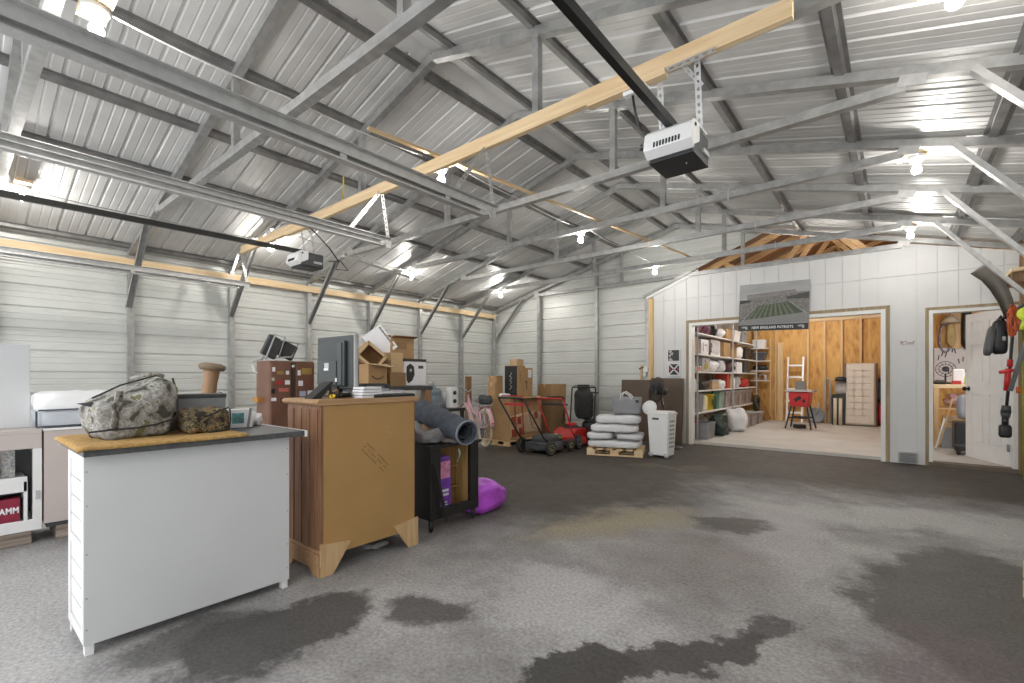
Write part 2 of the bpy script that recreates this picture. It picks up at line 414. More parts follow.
# metal part of the end wall, left of and above the older building's roof edge
def xleft(z): return XL-.08 if z < zr(XL) else RX-(RZ-z)/SL
def xright(z):
    if z < 2.69: return -3.40
    a = -3.46+(z-2.69)/.405
    b = RX+(RZ-z)/SL if z > 3 else 9
    return min(a,b)
mb = MB(); pr = wallprof(RZ-.02); n = len(pr)
vs = [(xleft(z),YB+.05+h,z) for z,h in pr]+[(xright(z),YB+.05+h,z) for z,h in pr]
mb.add(vs, [(i,n+i,n+i+1,i+1) for i in range(n-1)])
struct(mb.build('wall_back', wallm, solid=.002), 'off white ribbed steel end wall left of the partition')

# white grooved partition of the older building
def ptop(x):
    if x < -2.62: return 2.66+(x+3.40)*.36
    if x < .02: return 2.935
    return min(2.935, zr(x)-.10)
OP = [(-2.76,-.12,2.075),(.32,1.115,2.015)]
mb = MB(); gb = MB()
xs = [-3.40]
while xs[-1] < XR-.01: xs.append(min(XR, round(xs[-1]+.2,3)))
cuts = sorted(set(xs+[a for o in OP for a in o[:2]]+[-2.62,.02]))
for a,b in zip(cuts[:-1],cuts[1:]):
    mid = (a+b)/2; z0 = 0
    for o in OP:
        if o[0] < mid < o[1]: z0 = o[2]
    g = .002
    la = a+(g if a in xs else 0); lb = b-(g if b in xs else 0)
    ta, tb = ptop(a+1e-4), ptop(b-1e-4)
    zs = 2.50
    mb.prism([(la,z0),(lb,z0),(lb,zs-.005),(la,zs-.005)],YB-.05,YB-.038)
    mb.prism([(la,zs+.003),(lb,zs+.003),(lb,tb),(la,ta)],YB-.052,YB-.038)
    gb.prism([(a,z0),(b,z0),(b,tb-.01),(a,ta-.01)],YB-.038,YB+.06)
struct(mb.build('wall_partition', whitep), 'white grooved siding partition with two openings')
struct(gb.build('wall_partition_core', gapm))
# rake board along the old eave, corner post, opening trims
mb = MB(); mb.bar((-3.56,8.10,2.60),(-2.60,8.10,2.985),.10,.035); struct(mb.build('trim_1', galv), 'grey metal drip edge along the old roof slope')
mb = MB(); mb.bar((-3.52,8.135,2.575),(-2.60,8.135,2.94),.03,.05); struct(mb.build('trim_2', trimw), 'white rake board under the drip edge')
mb = MB(); mb.box(-3.46,-3.385,8.09,8.15,0,2.56); struct(mb.build('trim_3', pinez), 'yellowish raw lumber strip at the left edge of the partition')
def trim_open(n, x0, x1, zt, wo, wi):
    mb = MB()
    mb.box(x0-wo,x0,YB-.065,YB-.048,0,zt+wo); mb.box(x1,x1+wo,YB-.065,YB-.048,0,zt+wo); mb.box(x0,x1,YB-.065,YB-.048,zt,zt+wo)
    struct(mb.build('trim_%d'%n, raw), 'raw brown wood edge around the opening')
    mb = MB()
    mb.box(x0,x0+wi,YB-.06,YB+.10,0,zt); mb.box(x1-wi,x1,YB-.06,YB+.10,0,zt); mb.box(x0+wi,x1-wi,YB-.06,YB+.10,zt-wi,zt)
    struct(mb.build('trim_%d'%(n+1), trimw), 'white jamb lining of the opening')
trim_open(4,-2.76,-.12,2.075,.045,.05)
trim_open(6,.32,1.115,2.015,.035,.04)
mb = MB(); mb.box(.32,1.115,YB-.09,YB+.09,.0,.05); struct(mb.build('trim_8', pm('worn_threshold_wood',(.16,.13,.10),.8)), 'worn wooden threshold of the small door')
mb = MB(); mb.box(XR-.075,XR-.01,YB-.12,YB-.055,0,2.6); struct(mb.build('trim_9', darkwoodz), 'brown corner stud beside the door')
# old room shell
RW = 13.6; ZC = 2.62
mb = MB(); mb.box(-3.55,4.6,RW,RW+.05,0,5); struct(mb.build('wall_storeroom_back', osb), 'golden strand board back wall of the store room')
mb = MB(); mb.box(-3.30,-3.22,YB+.08,RW,0,5); struct(mb.build('wall_storeroom_left', pm('grey_plasterboard',(.36,.33,.30),.8,0,.15,3)), 'grey side wall behind the shelving')
mb = MB(); mb.box(4.5,4.6,YB+.08,RW,0,5); struct(mb.build('wall_storeroom_right', osb))
mb = MB(); mb.box(.02,.09,9.75,RW,.045,2.62); struct(mb.build('wall_room_divider', osb), 'strand board divider between store room and workshop')
mb = MB(); mb.add([(-3.75,YB+.07,2.60),(.45,YB+.07,4.28),(.45,RW+.1,4.28),(-3.75,RW+.1,2.60),(4.65,YB+.07,2.60),(4.65,RW+.1,2.60)],[(0,1,2,3),(1,4,5,2)])
struct(mb.build('ceiling_attic', attic, solid=.02))
for i,x in enumerate((-2.88,-2.39,-1.69,-1.35,-1.01,-.65,-.28)):
    mb = MB(); mb.box(x-.02,x+.02,RW-.09,RW,.045,2.5)
    tag(mb.build('timber_stud', pinez), 'golden wall stud on the store room back wall, %s from its left corner'%('first','second','third','fourth','fifth','sixth','seventh')[i], 'stud', 'studs on the store room back wall')
mb = MB(); mb.box(-3.45,0,RW-.09,RW,2.5,2.58); struct(mb.build('trim_10', pine))

# ------------------------------------------------------------------ galvanised frames
T = .062
def sq(t=T): return [(-t/2,-t/2),(t/2,-t/2),(t/2,t/2),(-t/2,t/2)]
def chan(w=.062,d=.036,k=.004):   # U channel, open downwards
    return [(-w/2,-d/2),(-w/2,d/2),(w/2,d/2),(w/2,-d/2),(w/2-k,-d/2),(w/2-k,d/2-k),(-w/2+k,d/2-k),(-w/2+k,-d/2)]
ORD = ['at the back wall','second from the back wall','third from the back wall','fourth from the back wall','fifth from the back wall','sixth from the back wall','seventh from the back wall','directly above the viewer','behind the viewer']
for k,y in enumerate(FR[:8]):
    t = thing('roof_truss','galvanised steel roof truss with collar tie, %s'%ORD[k],'truss',(RX,y,0),0,'galvanised roof trusses')
    zx = lambda x: zf(RX+x)
    m = MB(); m.section((XL-RX,0,zx(XL-RX)),(0.0,0,zx(0)),sq()); m.build('rafter', galv, t)
    m = MB(); m.section((0.0,0,zx(0)),(XR-RX,0,zx(XR-RX)),sq()); m.build('rafter', galv, t)
    zt = 2.90
    m = MB(); m.section((-2.99,0,zt),(2.99,0,zt),sq()); m.build('collar_tie', galv, t)
    for sx in (-1,1):
        m = MB(); m.section((sx*1.05,0,zt+T/2),(sx*1.05,0,zx(1.05)-T/2),sq(.05),(0,1,0)); m.build('strut', galv, t)
        m = MB(); m.cbox((sx*3.02,-.031,zt+.02),(.13,.004,.065),(0,sx*R(15),0)); m.build('tie_plate', galvb, t)
        for q in (1.7,):
            m = MB(); m.section((sx*q,-.034,zt-.055),(sx*q,-.034,zt+.05),[(-.006,-.002),(.006,-.002),(.006,.002),(-.006,.002)],(0,1,0)); m.build('clip', galvb, t)
        m = MB()
        if sx < 0: m.section((-6.35-RX,-.03,zf(-6.35)-.03),(XL-RX+.045,-.03,1.98),chan(),(0.9,0,1))
        else: m.section((.33-RX,-.03,zf(.33)-.03),(XR-RX-.03,-.03,1.80),chan(),(-.9,0,1))
        if not (k == 0 and sx > 0): m.build('knee_brace', galvb if sx > 0 else galv, t)
    # the wall leg of the frame
    for sx,x in ((-1,XL),(1,XR)):
        m = MB(); m.section((x-RX+(0 if sx<0 else .0),0,0),(x-RX,0,zx(x-RX)-.01),sq(),(0,1,0)); m.build('wall_leg', galv, t)
# posts of the end wall
for i,(x,top) in enumerate(((-5.95,2.98),(-4.55,3.35),(-3.50,2.62))):
    m = MB(); m.section((0,0,0),(0,0,top-.04),sq(),(0,1,0))
    o = m.build('wall_post', galv, None, loc=(x,YB-.04,0)); tag(o,'upright steel tube post on the end wall, %s from the left corner'%('first','second','third')[i],'post','end wall posts')
# purlins: hat channels under the sheets
hat = [(-.055,.0),(-.05,.0),(-.028,.0),(-.024,-.036),(.024,-.036),(.028,.0),(.055,.0),(.055,.004),(-.055,.004)]
hat = [(-.055,.004),(-.055,0),(-.031,0),(-.025,-.034),(.025,-.034),(.031,0),(.055,0),(.055,.004)]
for i,x in enumerate((-7.10,-5.55,-4.77,-3.99,-3.16,-2.74,-1.92,-1.1,-.28,.54,1.08)):
    sg = 1 if x < RX else -1
    m = MB(); up = Vector((-SL*sg,0,1))
    # open side up: hat rests on rafters with flanges against the sheet
    m.section((0,YF-.2,0),(0,YB,0),hat,up)
    o = m.build('purlin', galvd, None, loc=(x,0,zr(x)-.006))
    tag(o,'dark hat channel purlin running to the back wall, %s from the left wall'%('first','second','third','fourth','fifth','sixth','seventh','eighth','ninth','tenth','eleventh')[i],'purlin','roof purlins')
# wooden nailer along the top of the left wall
m = MB(); m.box(0,.038,YF,YB-.1,0,.092); tag(m.build('wooden_nailer', piney, None, loc=(XL+.03,0,2.485)),'long pine board fixed along the top of the left wall','board')
# lath lying over the collar ties
m = MB(); m.bar((-2.94,1.95,2.94),(-2.36,7.3,2.94),.035,.018); tag(m.build('wooden_lath', piney),'thin pine lath laid across the collar ties','lath')

# ------------------------------------------------------------------ lamps
CNT = {'l':0,'c':0,'r':0}
def bulb(x, y, z, side, label, lean=0):
    t = thing('ceiling_light', label, 'lamp', (x,y,z), 0, 'bare bulb ceiling lights')
    m = MB()
    if side == 'r': m.prism([(-.12,.03),(.26,.075),(-.12,.095)],-.06,.06)
    else: m.cbox((0,0,.055),(.26,.11,.03))
    m.build('mount_board', pine, t)
    m = MB(); m.lathe([(.0,.04),(.058,.04),(.06,.025),(.045,.005),(.03,-.012),(0,-.012)][::-1],20); m.build('lampholder', whitepl, t)
    m = MB(); m.lathe([(.012,-.012),(.014,-.03),(.024,-.048),(.031,-.066),(.030,-.082),(.02,-.096),(.0,-.1)][::-1],16); m.build('bulb', bulbm, t)
    return t
W4 = ['nearest the viewer','second from the viewer','third from the viewer','farthest from the viewer']
for i,y in enumerate((.47,2.66,4.90,7.14)):
    bulb(-6.15,y,2.85,'l','lit bare bulb in the row beside the left wall, %s'%W4[i])
    bulb(-2.95,y,2.87,'c','lit bare bulb in the middle row under the ridge, %s'%W4[i])
    if i: bulb(.12 if i > 1 else .19,y if i > 1 else 2.74,2.86 if i > 1 else 2.82,'r','lit bare bulb in the right hand row, %s'%W4[i-1] if i<3 else 'lit bare bulb in the right hand row, closest to the white partition')
# white cables
def cable(name, pts, r, mat, label, sag=.02):
    P = []
    for a,b in zip(pts[:-1],pts[1:]):
        a = Vector(a); b = Vector(b)
        for i in range(8):
            t = i/8; p = a.lerp(b,t); p.z -= sag*4*t*(1-t); P.append(p)
    P.append(Vector(pts[-1])); m = MB(); m.tube(P,r,6)
    return tag(m.build(name,mat),label,'cable')
cable('electric_cable',[(-2.97,.50,2.92),(-3.05,1.4,2.96),(-3.0,2.5,2.96)],.005,wcord,'white cable strung between the two nearest middle row bulbs')
cable('electric_cable',[(-2.9,2.7,2.96),(-2.95,3.68,2.95),(-2.97,4.8,2.95)],.005,wcord,'white cable between the second and third middle row bulbs')
cable('electric_cable',[(-2.9,5.0,2.95),(-2.95,5.94,2.95),(-2.97,7.0,2.95)],.005,wcord,'white cable between the third and farthest middle row bulbs')
cable('electric_cable',[(-6.15,.45,2.87),(-6.1,1.42,2.84),(-6.15,2.5,2.87)],.006,galvb,'grey conduit run between the two nearest left row bulbs')
cable('electric_cable',[(-5.6,2.75,2.85),(-5.9,3.68,2.88),(-6.15,4.75,2.87)],.006,wcord,'white cable between the second and third left row bulbs')
cable('electric_cable',[(-6.15,4.95,2.87),(-6.1,5.94,2.86),(-6.15,7.0,2.87)],.005,wcord,'white cable between the third and farthest left row bulbs')
cable('yellow_extension_cable',[(-1.33,3.05,3.28),(-1.30,2.9,3.10),(-1.13,2.50,2.90)],.006,ycord,'yellow cable hanging down to the opener beam',.05)
cable('yellow_extension_cable',[(-4.35,2.60,3.20),(-4.34,2.58,2.98),(-4.2,2.5,2.84)],.006,ycord,'yellow cable looped over the beam near the left opener',.08)

# ------------------------------------------------------------------ door openers, beam, tracks
m = MB(); m.bar((-6.58,2.485,2.795),(-.37,2.485,2.845),.038,.092); bm = m.build('opener_beam', pine)
tag(bm,'long pine beam hung across the frames carrying the door openers','beam')
m = MB(); m.bar((-1.42,2.45,2.765),(-.95,2.45,2.77),.05,.035); tag(m.build('wooden_cleat', pine),'short pine cleat under the beam beside the white opener','board')
m = MB(); m.bar((-5.25,2.45,2.735),(-4.75,2.45,2.74),.05,.035); tag(m.build('wooden_cleat', pine),'short pine cleat under the beam above the left opener','board')
def perf(m, p0, p1, w=.032, up=(0,1,0)):
    # perforated angle: a flat strip with real square holes
    p0 = Vector(p0); p1 = Vector(p1); d = (p1-p0); L = d.length; d.normalize(); sd = d.cross(Vector(up)).normalized(); nn = sd.cross(d)
    n = max(2,int(L/.038)); h = w*.2; k = .0025
    def q(a0,a1,s0,s1):
        vs = [p0+d*a+sd*b+nn*c for c in (0,k) for a,b in ((a0,s0),(a1,s0),(a1,s1),(a0,s1))]
        m.add(vs,[(3,2,1,0),(4,5,6,7),(0,1,5,4),(1,2,6,5),(2,3,7,6),(3,0,4,7)])
    q(0,L,-w/2,-h); q(0,L,h,w/2); st = L/n
    for i in range(n): q(i*st,i*st+st*.55,-h,h)
def opener(loc, label, rail_y0, zrail):
    x,y,z = loc
    t = thing('garage_door_opener', label, 'door opener', loc, 0, 'garage door openers')
    # body: white curved nose towards the doors (-y), dark sides and base
    n = MB(Matrix.Scale(.76,4))
    prof = [(-.02,.0),(.0,-.012),(.03,-.015),(.16,-.015),(.185,.02),(.19,.10),(.18,.15),(.05,.16),(-.0,.15),(-.03,.06)]
    n.prism([(-.21,-.06),(-.155,-.105),(.17,-.105),(.17,.085),(-.15,.085),(-.20,.05)],-.15,.15,'x'); n.build('motor_housing', darkpl, t, bev=.008)
    n = MB(Matrix.Scale(.76,4)); n.prism([(-.235,-.055),(-.165,-.098),(-.165,.098),(-.21,.06)],-.163,.163,'x')
    n.prism([(-.165,-.075),(-.06,-.02),(-.06,.10),(-.165,.098)],-.163,.163,'x'); n.prism([(-.06,.087),(.10,.087),(.10,.10),(-.06,.10)],-.163,.163,'x')
    n.build('white_cover', whitepl, t, bev=.006)
    n = MB(Matrix.Scale(.76,4)); n.box(-.155,.155,-.16,.16,-.118,-.105); n.build('base_plate', blackpl, t, bev=.004)
    n = MB(Matrix.Scale(.76,4))
    for i in range(9): n.cbox((-.085+.021*i,-.229,-.030),(.009,.014,.036),(R(-12),0,0))
    n.build('vent_slots', blackpl, t)
    n = MB(Matrix.Scale(.76,4)); n.box(.150,.166,.02,.14,-.06,-.03); n.build('side_label', lgrey, t)
    n = MB(Matrix.Scale(.76,4)); n.lathe([(.012,-.004),(.012,.004)],12,M=Matrix.Translation((.165,-.15,.06))@Matrix.Rotation(PI/2,4,'Y')); n.build('screw', blackpl, t)
    n = MB(Matrix.Scale(.76,4)); n.lathe([(.005,-.003),(.005,.003)],10,M=Matrix.Translation((.06,-.02,-.12))); n.build('indicator', whitepl, t)
    n = MB(); n.bar((0,rail_y0-y,zrail),(0,-.02,.085),.034,.045); n.build('rail', blackrail, t)
    n = MB()
    for sx in (-.10,.10): perf(n,(sx,.03,.062),(sx,-.02,2.81-z),.032)
    perf(n,(-.14,-.042,2.785-z),(.20,-.042,2.79-z),.03); perf(n,(.12,.0,2.66-z),(.03,-.02,2.79-z),.022)
    n.build('hanger_strap', galvb, t)
    return t
opener((-.90,2.50,2.365),'white nosed garage door opener hanging near the right end of the beam',YF,.13)
opener((-5.02,2.56,2.43),'garage door opener with black rail hanging near the left wall',YF,.03)
m = MB(); m.tube([(-1.14,2.45,2.72),(-1.13,2.46,2.63),(-1.12,2.5,2.55),(-1.09,2.52,2.50),(-1.13,2.54,2.47),(-1.08,2.52,2.45),(-1.12,2.5,2.43),(-1.06,2.53,2.41),(-1.02,2.55,2.43)],.007,8); tag(m.build('extension_lead',blackpl),'short black power cord coiled beside the white nosed opener','cord')
m = MB(); m.cbox((-1.12,2.45,2.735),(.14,.045,.025)); tag(m.build('power_strip',whitepl,bev=.004),'white outlet strip fixed under the cleat above the coiled cord','outlet')
m = MB(); m.tube([(-4.76,2.47,2.71),(-4.66,2.62,2.52),(-4.75,2.78,2.42),(-4.88,2.82,2.36),(-4.70,2.86,2.33),(-4.78,2.82,2.44),(-4.9,2.75,2.44)],.007,8); tag(m.build('extension_lead',blackpl),'black power cord looping beside the left opener','cord')
m = MB(); m.bar((-4.78,2.85,2.50),(-5.62,4.60,2.62),.03,.02); tag(m.build('brace_strip',galvb),'thin metal strip running back from the left opener','brace')
def track(x, yend, z, label, mir):
    t = thing('garage_door_track', label, 'track', (x,0,z), 0, 'garage door tracks')
    m = MB(); m.section((0,YF,0),(0,yend,0),[(-.026,-.026),(.026,-.026),(.026,-.016),(.016,-.016),(.016,-.023),(-.022,-.023),(-.022,.022),(.010,.022),(.010,.026),(-.026,.026)]); m.build('roller_channel', galvb, t)
    m = MB(); m.section((mir*.028,YF,.028),(mir*.028,yend+.12,.028),[(-.002,-.02),(.002,-.02),(.002,.032),(.034,.032),(.034,.036),(-.002,.036)]); m.build('stiffener_angle', galvb, t)
    for yy in (yend+.08,yend-.35,yend-1.1):
        m = MB(); m.cbox((mir*.022,yy,.012),(.006,.04,.075)); m.build('splice_plate', galvb, t)
    m = MB(); zt = 2.80-z
    perf(m,(mir*.03,yend+.10,-.02),(mir*.03,yend+.02,zt),.032,(1,0,0)); perf(m,(mir*.03,yend-.30 if x>-6 else yend-.12,.05),(mir*.03,yend+.0,zt-.02),.03,(1,0,0)); m.build('hanger_strap', galvb, t)
track(-2.30,2.46,2.33,'galvanised garage door track overhead, right one of the three',1)
track(-3.50,2.46,2.33,'galvanised garage door track overhead, middle of the three',-1)
track(-6.62,2.46,2.33,'galvanised garage door track overhead along the left wall',1)

# ------------------------------------------------------------------ generic stored goods
def carton(label, loc, d, rz=0, mat=None, rot=None, opened=False, tp=True, name='cardboard_box', cat='box', group=None, mouth='z'):
    mat = mat or card; w,l,h = d
    t = thing(name, label, cat, loc, rz, group, rot)
    m = MB(); k = .006
    if opened:
        m.box(-w/2,w/2,-l/2,l/2,0,k); m.box(-w/2,-w/2+k,-l/2,l/2,k,h); m.box(w/2-k,w/2,-l/2,l/2,k,h)
        m.box(-w/2+k,w/2-k,-l/2,-l/2+k,k,h); m.box(-w/2+k,w/2-k,l/2-k,l/2,k,h); m.build('body', mat, t)
        f = min(w,l)*.45
        for sx in (-1,1):
            m = MB(); m.bar((sx*(w/2-.003),-l/2+.004,h),(sx*(w/2-.003+f*.8),-l/2+.004,h+f*.45),.004,.004)
            m = MB(); m.add([(sx*w/2,-l/2,h),(sx*w/2,l/2,h),(sx*(w/2+f*.85),l/2,h+f*(.3 if sx>0 else -.25)),(sx*(w/2+f*.85),-l/2,h+f*(.3 if sx>0 else -.25))],[(0,1,2,3)]); m.build('flap', mat, t, solid=.005)
        for sy in (-1,1):
            m = MB(); m.add([(-w/2,sy*l/2,h),(w/2,sy*l/2,h),(w/2,sy*(l/2+f*.55),h+f*.7),(-w/2,sy*(l/2+f*.55),h+f*.7)],[(0,1,2,3)]); m.build('flap', mat, t, solid=.005)
    else:
        m.box(-w/2,w/2,-l/2,l/2,0,h); m.build('body', mat, t, bev=.004)
        if tp:
            m = MB(); s = .022; e = .0012
            m.box(-s,s,-l/2-e,l/2+e,h,h+e); m.box(-s,s,-l/2-e,-l/2,h*.75,h); m.box(-s,s,l/2,l/2+e,h*.75,h); m.build('tape', tapec, t)
    return t
def tote(label, loc, d, mat, lid=None, rz=0, group=None, content=None):
    w,l,h = d; t = thing('storage_tote', label, 'storage box', loc, rz, group)
    m = MB()
    def ring(z,s): return [(-w/2*s,-l/2*s,z),(w/2*s,-l/2*s,z),(w/2*s,l/2*s,z),(-w/2*s,l/2*s,z)]
    vs = ring(0,.86)+ring(h*.86,.96)+ring(h*.86,1.0)+ring(h*.97,1.0)+ring(h*.97,.94)+ring(.015,.84)
    fs = [(3,2,1,0)]+[(a*4+i,a*4+(i+1)%4,a*4+4+(i+1)%4,a*4+4+i) for a in range(5) for i in range(4)]+[(20,21,22,23)]
    m.add(vs,fs); m.build('body', mat, t, bev=.006)
    for sx in (-1,1):
        m = MB(); m.cbox((sx*w*.485,0,h*.80),(.02,l*.3,.03)); m.build('handle', mat, t, bev=.004)
    if lid:
        m = MB(); m.box(-w*.515,w*.515,-l*.515,l*.515,h*.955,h*1.0); m.box(-w*.45,w*.45,-l*.45,l*.45,h,h+.012); m.build('lid', lid, t, bev=.006)
    return t
def sack(label, loc, d, mat, rz=0, e=.55, amp=.03, sc_=7, seed=1, name='sack', cat='bag', rot=None, group=None, fn=None, flat=None):
    m = MB(); m.blob((0,0,d[2]/2), d, e, amp, sc_, seed, 32, 20, fn, flat=(-d[2]/2 if flat is None else flat))
    o = m.build(name, mat, None, loc=loc); o.rotation_euler = rot if rot else (0,0,rz)
    return tag(o, label, cat, group)
def bottle(label, loc, r, h, mat, cap, name='bottle', cat='bottle', group=None):
    t = thing(name, label, cat, loc, 0, group)
    m = MB(); m.lathe([(0,0),(r*.95,0),(r,.01),(r,h*.62),(r*.8,h*.76),(r*.35,h*.86),(r*.33,h*.92),(0,h*.92)],14); m.build('body', mat, t)
    m = MB(); m.lathe([(0,h*.90),(r*.42,h*.90),(r*.40,h),(0,h)],12); m.build('cap', cap, t)
    return t

# ------------------------------------------------------------------ white kitchen island (foreground left)
t = thing('kitchen_island','white kitchen island with slatted end and dark grey overhanging top','kitchen island',(-2.75,.79,0))
m = MB(); m.box(.165,.180,-.42,.42,.045,.825); m.build('back_panel', whitepl2, t, bev=.002)
m = MB(); m.box(-.18,.165,.40,.42,.045,.825); m.build('side_panel', whitefr, t)
m = MB()
for x0,x1 in ((-.18,-.145),(.13,.165)): m.box(x0,x1,-.42,-.395,.045,.825)
for z0,z1 in ((.045,.085),(.415,.45),(.79,.825)): m.box(-.145,.13,-.42,-.395,z0,z1)
m.build('end_frame', whitefr, t, bev=.002)
m = MB()
for z0,z1,n in ((.085,.415,4),(.45,.79,4)):
    st = (z1-z0)/n
    for i in range(n): m.box(-.145,.13,-.412,-.398,z0+st*i+.005,z0+st*(i+1)-.002)
m.build('slatted_end', trimw, t)
for sx in (-.155,.155):
    for sy in (-.40,.40):
        m = MB(); m.cbox((sx,sy,.0225),(.035,.03,.045)); m.build('foot', whitefr, t, bev=.002)
m = MB(); m.box(-.18,-.165,-.395,.40,.045,.825); m.build('front_panel', whitefr, t)
m = MB(); m.box(-.36,.245,-.430,.475,.828,.856); m.build('countertop', slate, t, bev=.003)
m = MB(); m.box(-.365,.25,.475,.487,.824,.857); m.box(-.365,-.36,-.430,.475,.824,.857); m.build('top_edging', trimw, t)
for sy in (-.3,.32):
    m = MB(); m.prism([(-.19,.825),(-.33,.825),(-.33,.79),(-.19,.65)],sy-.015,sy+.015); m.build('bracket', whitefr, t)
m = MB()
for z in (.11,.24,.42,.62,.76): 
    for sy in (-.41,.41): m.cbox((.181,sy,z),(.002,.005,.005))
m.build('screw_heads', greypl, t)
# tan mat with a drooping left end
m = MB()
def matf(u,v):
    y = .340+.627*v; x = -3.07+.585*u; z = .861+.002*noise.noise(Vector((x*9,y*9,0)))
    if y < .357: z -= (.357-y)*.5
    if u > .97: z -= .004
    return (x,y,z+.004)
m.grid(matf,26,30); o = m.build('fibre_mat', tanmat, None, solid=.012)
tag(o,'tan fibre mat lying on the white island under the camouflage bags','mat')
# large camouflage bag
t = thing('camouflage_bag','large grey camouflage soft bag on the tan mat','bag',(-2.81,.565,.868))
def bagf(p):
    y = p.y; k = .62+.42*(y+1)/2+.10*math.exp(-((y-.62)/.25)**2)
    x = p.x*(1+.08*math.sin(p.z*3)); z = (p.z+1)*k-1
    y2 = y - .10*(z-.0)*(.6 if y<0 else 0.15)
    return (x,y2,z)
m = MB(); m.blob((0,0,.136),(.27,.315,.272),.42,.028,9,3,48,30,bagf,flat=-.136); m.build('body', camo_g, t)
m = MB()
m.tube([(.148,-.165,.045),(.152,-.10,.05),(.152,0,.052),(.152,.07,.062),(.145,.145,.085),(.10,.165,.10)],.0045,6)
m.tube([(.09,.150,.275),(.115,.158,.22),(.13,.16,.15),(.125,.16,.07)],.005,6)
m.tube([(.12,-.15,.19),(.10,-.05,.245),(.12,.02,.27),(.08,.09,.29)],.004,6); m.build('piping', rubber, t)
m = MB(); m.grid(lambda u,v:(.150-.012*u-.015*abs(v-.5), -.095+.028*u+.02*v, .05+.17*v),2,8); m.build('strap', camo_g, t, solid=.006)
m = MB(); m.tube([(-.05,.02,.275),(.0,.06,.292),(.03,.10,.296),(.02,.13,.285)],.010,8); m.build('carry_handle', camo_g, t)
m = MB(); m.add([(.05,-.135,.17),(.03,-.185,.165),(.06,-.145,.15)],[(0,1,2)]); m.build('pull_tab', blackpl, t, solid=.004)
# small brown camouflage pouch
t = thing('camouflage_pouch','small brown leaf camouflage pouch right of the large bag','bag',(-2.76,.85,.868))
m = MB(); m.blob((0,0,.062),(.20,.20,.125),.40,.016,14,5,36,20,lambda p:(p.x,p.y,p.z*(1.0+.05*p.y)),flat=-.062); m.build('body', camo_b, t)
m = MB(); m.tube([(.095,-.06,.122),(.105,-.015,.085),(.105,.02,.10),(.095,.09,.125)],.004,6); m.tube([(.09,.1,.12),(.1,.1,.06),(.095,.095,.012),(.11,0,.004)],.004,6); m.build('piping', rubber, t)
m = MB(); m.lathe([(.012,0),(.028,0),(.032,.01),(.012,.012)],14,M=Matrix.Translation((.10,-.075,.035))@Matrix.Rotation(R(80),4,'Y')); m.build('drawstring_mouth', camo_b, t)
# dark grey box behind it
t = thing('grey_case','flat dark grey case standing behind the camouflage pouch','case',(-2.95,.88,.858+.012))
m = MB(); m.box(-.06,.06,-.17,.13,0,.185); m.build('body', greypl, t, bev=.006)
m = MB(); m.box(-.062,.062,-.172,.132,.165,.188); m.build('lid', darkpl, t, bev=.004)
# pedestal behind
t = thing('wooden_pedestal','tan turned wooden pedestal with flat round top behind the white island','stand',(-3.62,1.03,0),0,None,(R(-7),R(0),0))
m = MB(); m.lathe([(0,0),(.17,0),(.17,.03),(.11,.06),(.09,.3),(.068,.7),(.046,1.0),(.042,1.12),(.047,1.19),(.05,1.205),(0,1.205)],24); m.build('column', pm('tan_turned_wood',(.30,.175,.09),.6,0,.08,6), t)
m = MB(); m.lathe([(0,1.205),(.070,1.205),(.083,1.222),(.080,1.24),(.05,1.252),(0,1.255)],28); m.build('round_top', pm('pale_turned_top',(.20,.145,.09),.65,0,.1,8), t)
# white carton with teal print, crumpled bag, jar
t = thing('printed_carton','small white carton with teal picture on the far corner of the island top','box',(-2.97,1.09,.858),R(-8))
m = MB(); m.box(-.045,.045,-.075,.075,0,.105); m.build('body', paper, t, bev=.002)
m = MB(); m.box(.045,.0465,-.03,.03,.025,.085); m.build('picture', teal, t)
m = MB(); m.bar((.047,.05,0),(.047,.065,.11),.012,.003,(1,0,0)); m.build('band', greypl, t)
sack('crumpled white plastic bag beside the teal printed carton',(-3.02,1.205,.857),(.07,.075,.075),paper,0,.7,.03,20,4,'plastic_bag')
t = thing('glass_jar','clear glass jar behind the teal printed carton','jar',(-3.065,1.035,.858))
m = MB(); m.lathe([(0,0),(.03,0),(.034,.01),(.034,.12),(.03,.17),(.018,.20),(.0,.207)],20); m.build('body', glass, t)
m = MB(); m.lathe([(.036,0),(.036,.014),(.034,.014)],20); m.build('rim', lgrey, t)

# ------------------------------------------------------------------ brown dresser
t = thing('tall_dresser','tall brown wooden dresser turned with its tan hardboard back to the room','dresser',(-2.76,1.73,0))
m = MB(); m.box(.19,.20,-.33,.33,.11,.985); m.build('back_panel', hdf, t)
m = MB(); m.box(-.20,.19,-.345,-.33,.10,.985); m.box(.185,.203,-.345,-.332,.10,.985)
for i in range(4): m.box(-.19+.095*i,-.115+.095*i,-.351,-.345,.14,.96)
m.build('side_panel', dresw, t, bev=.002)
m = MB(); m.box(-.20,.19,.33,.345,.10,.985); m.build('side_panel', dresw, t)
m = MB(); m.prism([(-.36,.985),(.36,.985),(.372,.998),(.372,1.008),(.36,1.018),(-.36,1.018),(-.372,1.008),(-.372,.998)],-.225,.212,'x'); m.build('top', drest, t, bev=.002)
m = MB(); m.box(-.22,.20,-.365,-.345,.04,.13); m.box(-.215,.2,-.358,-.345,.13,.15); m.build('base_moulding', drest, t, bev=.004)
m = MB(); m.box(-.22,.20,.345,.362,.04,.13); m.build('base_moulding', drest, t, bev=.004)
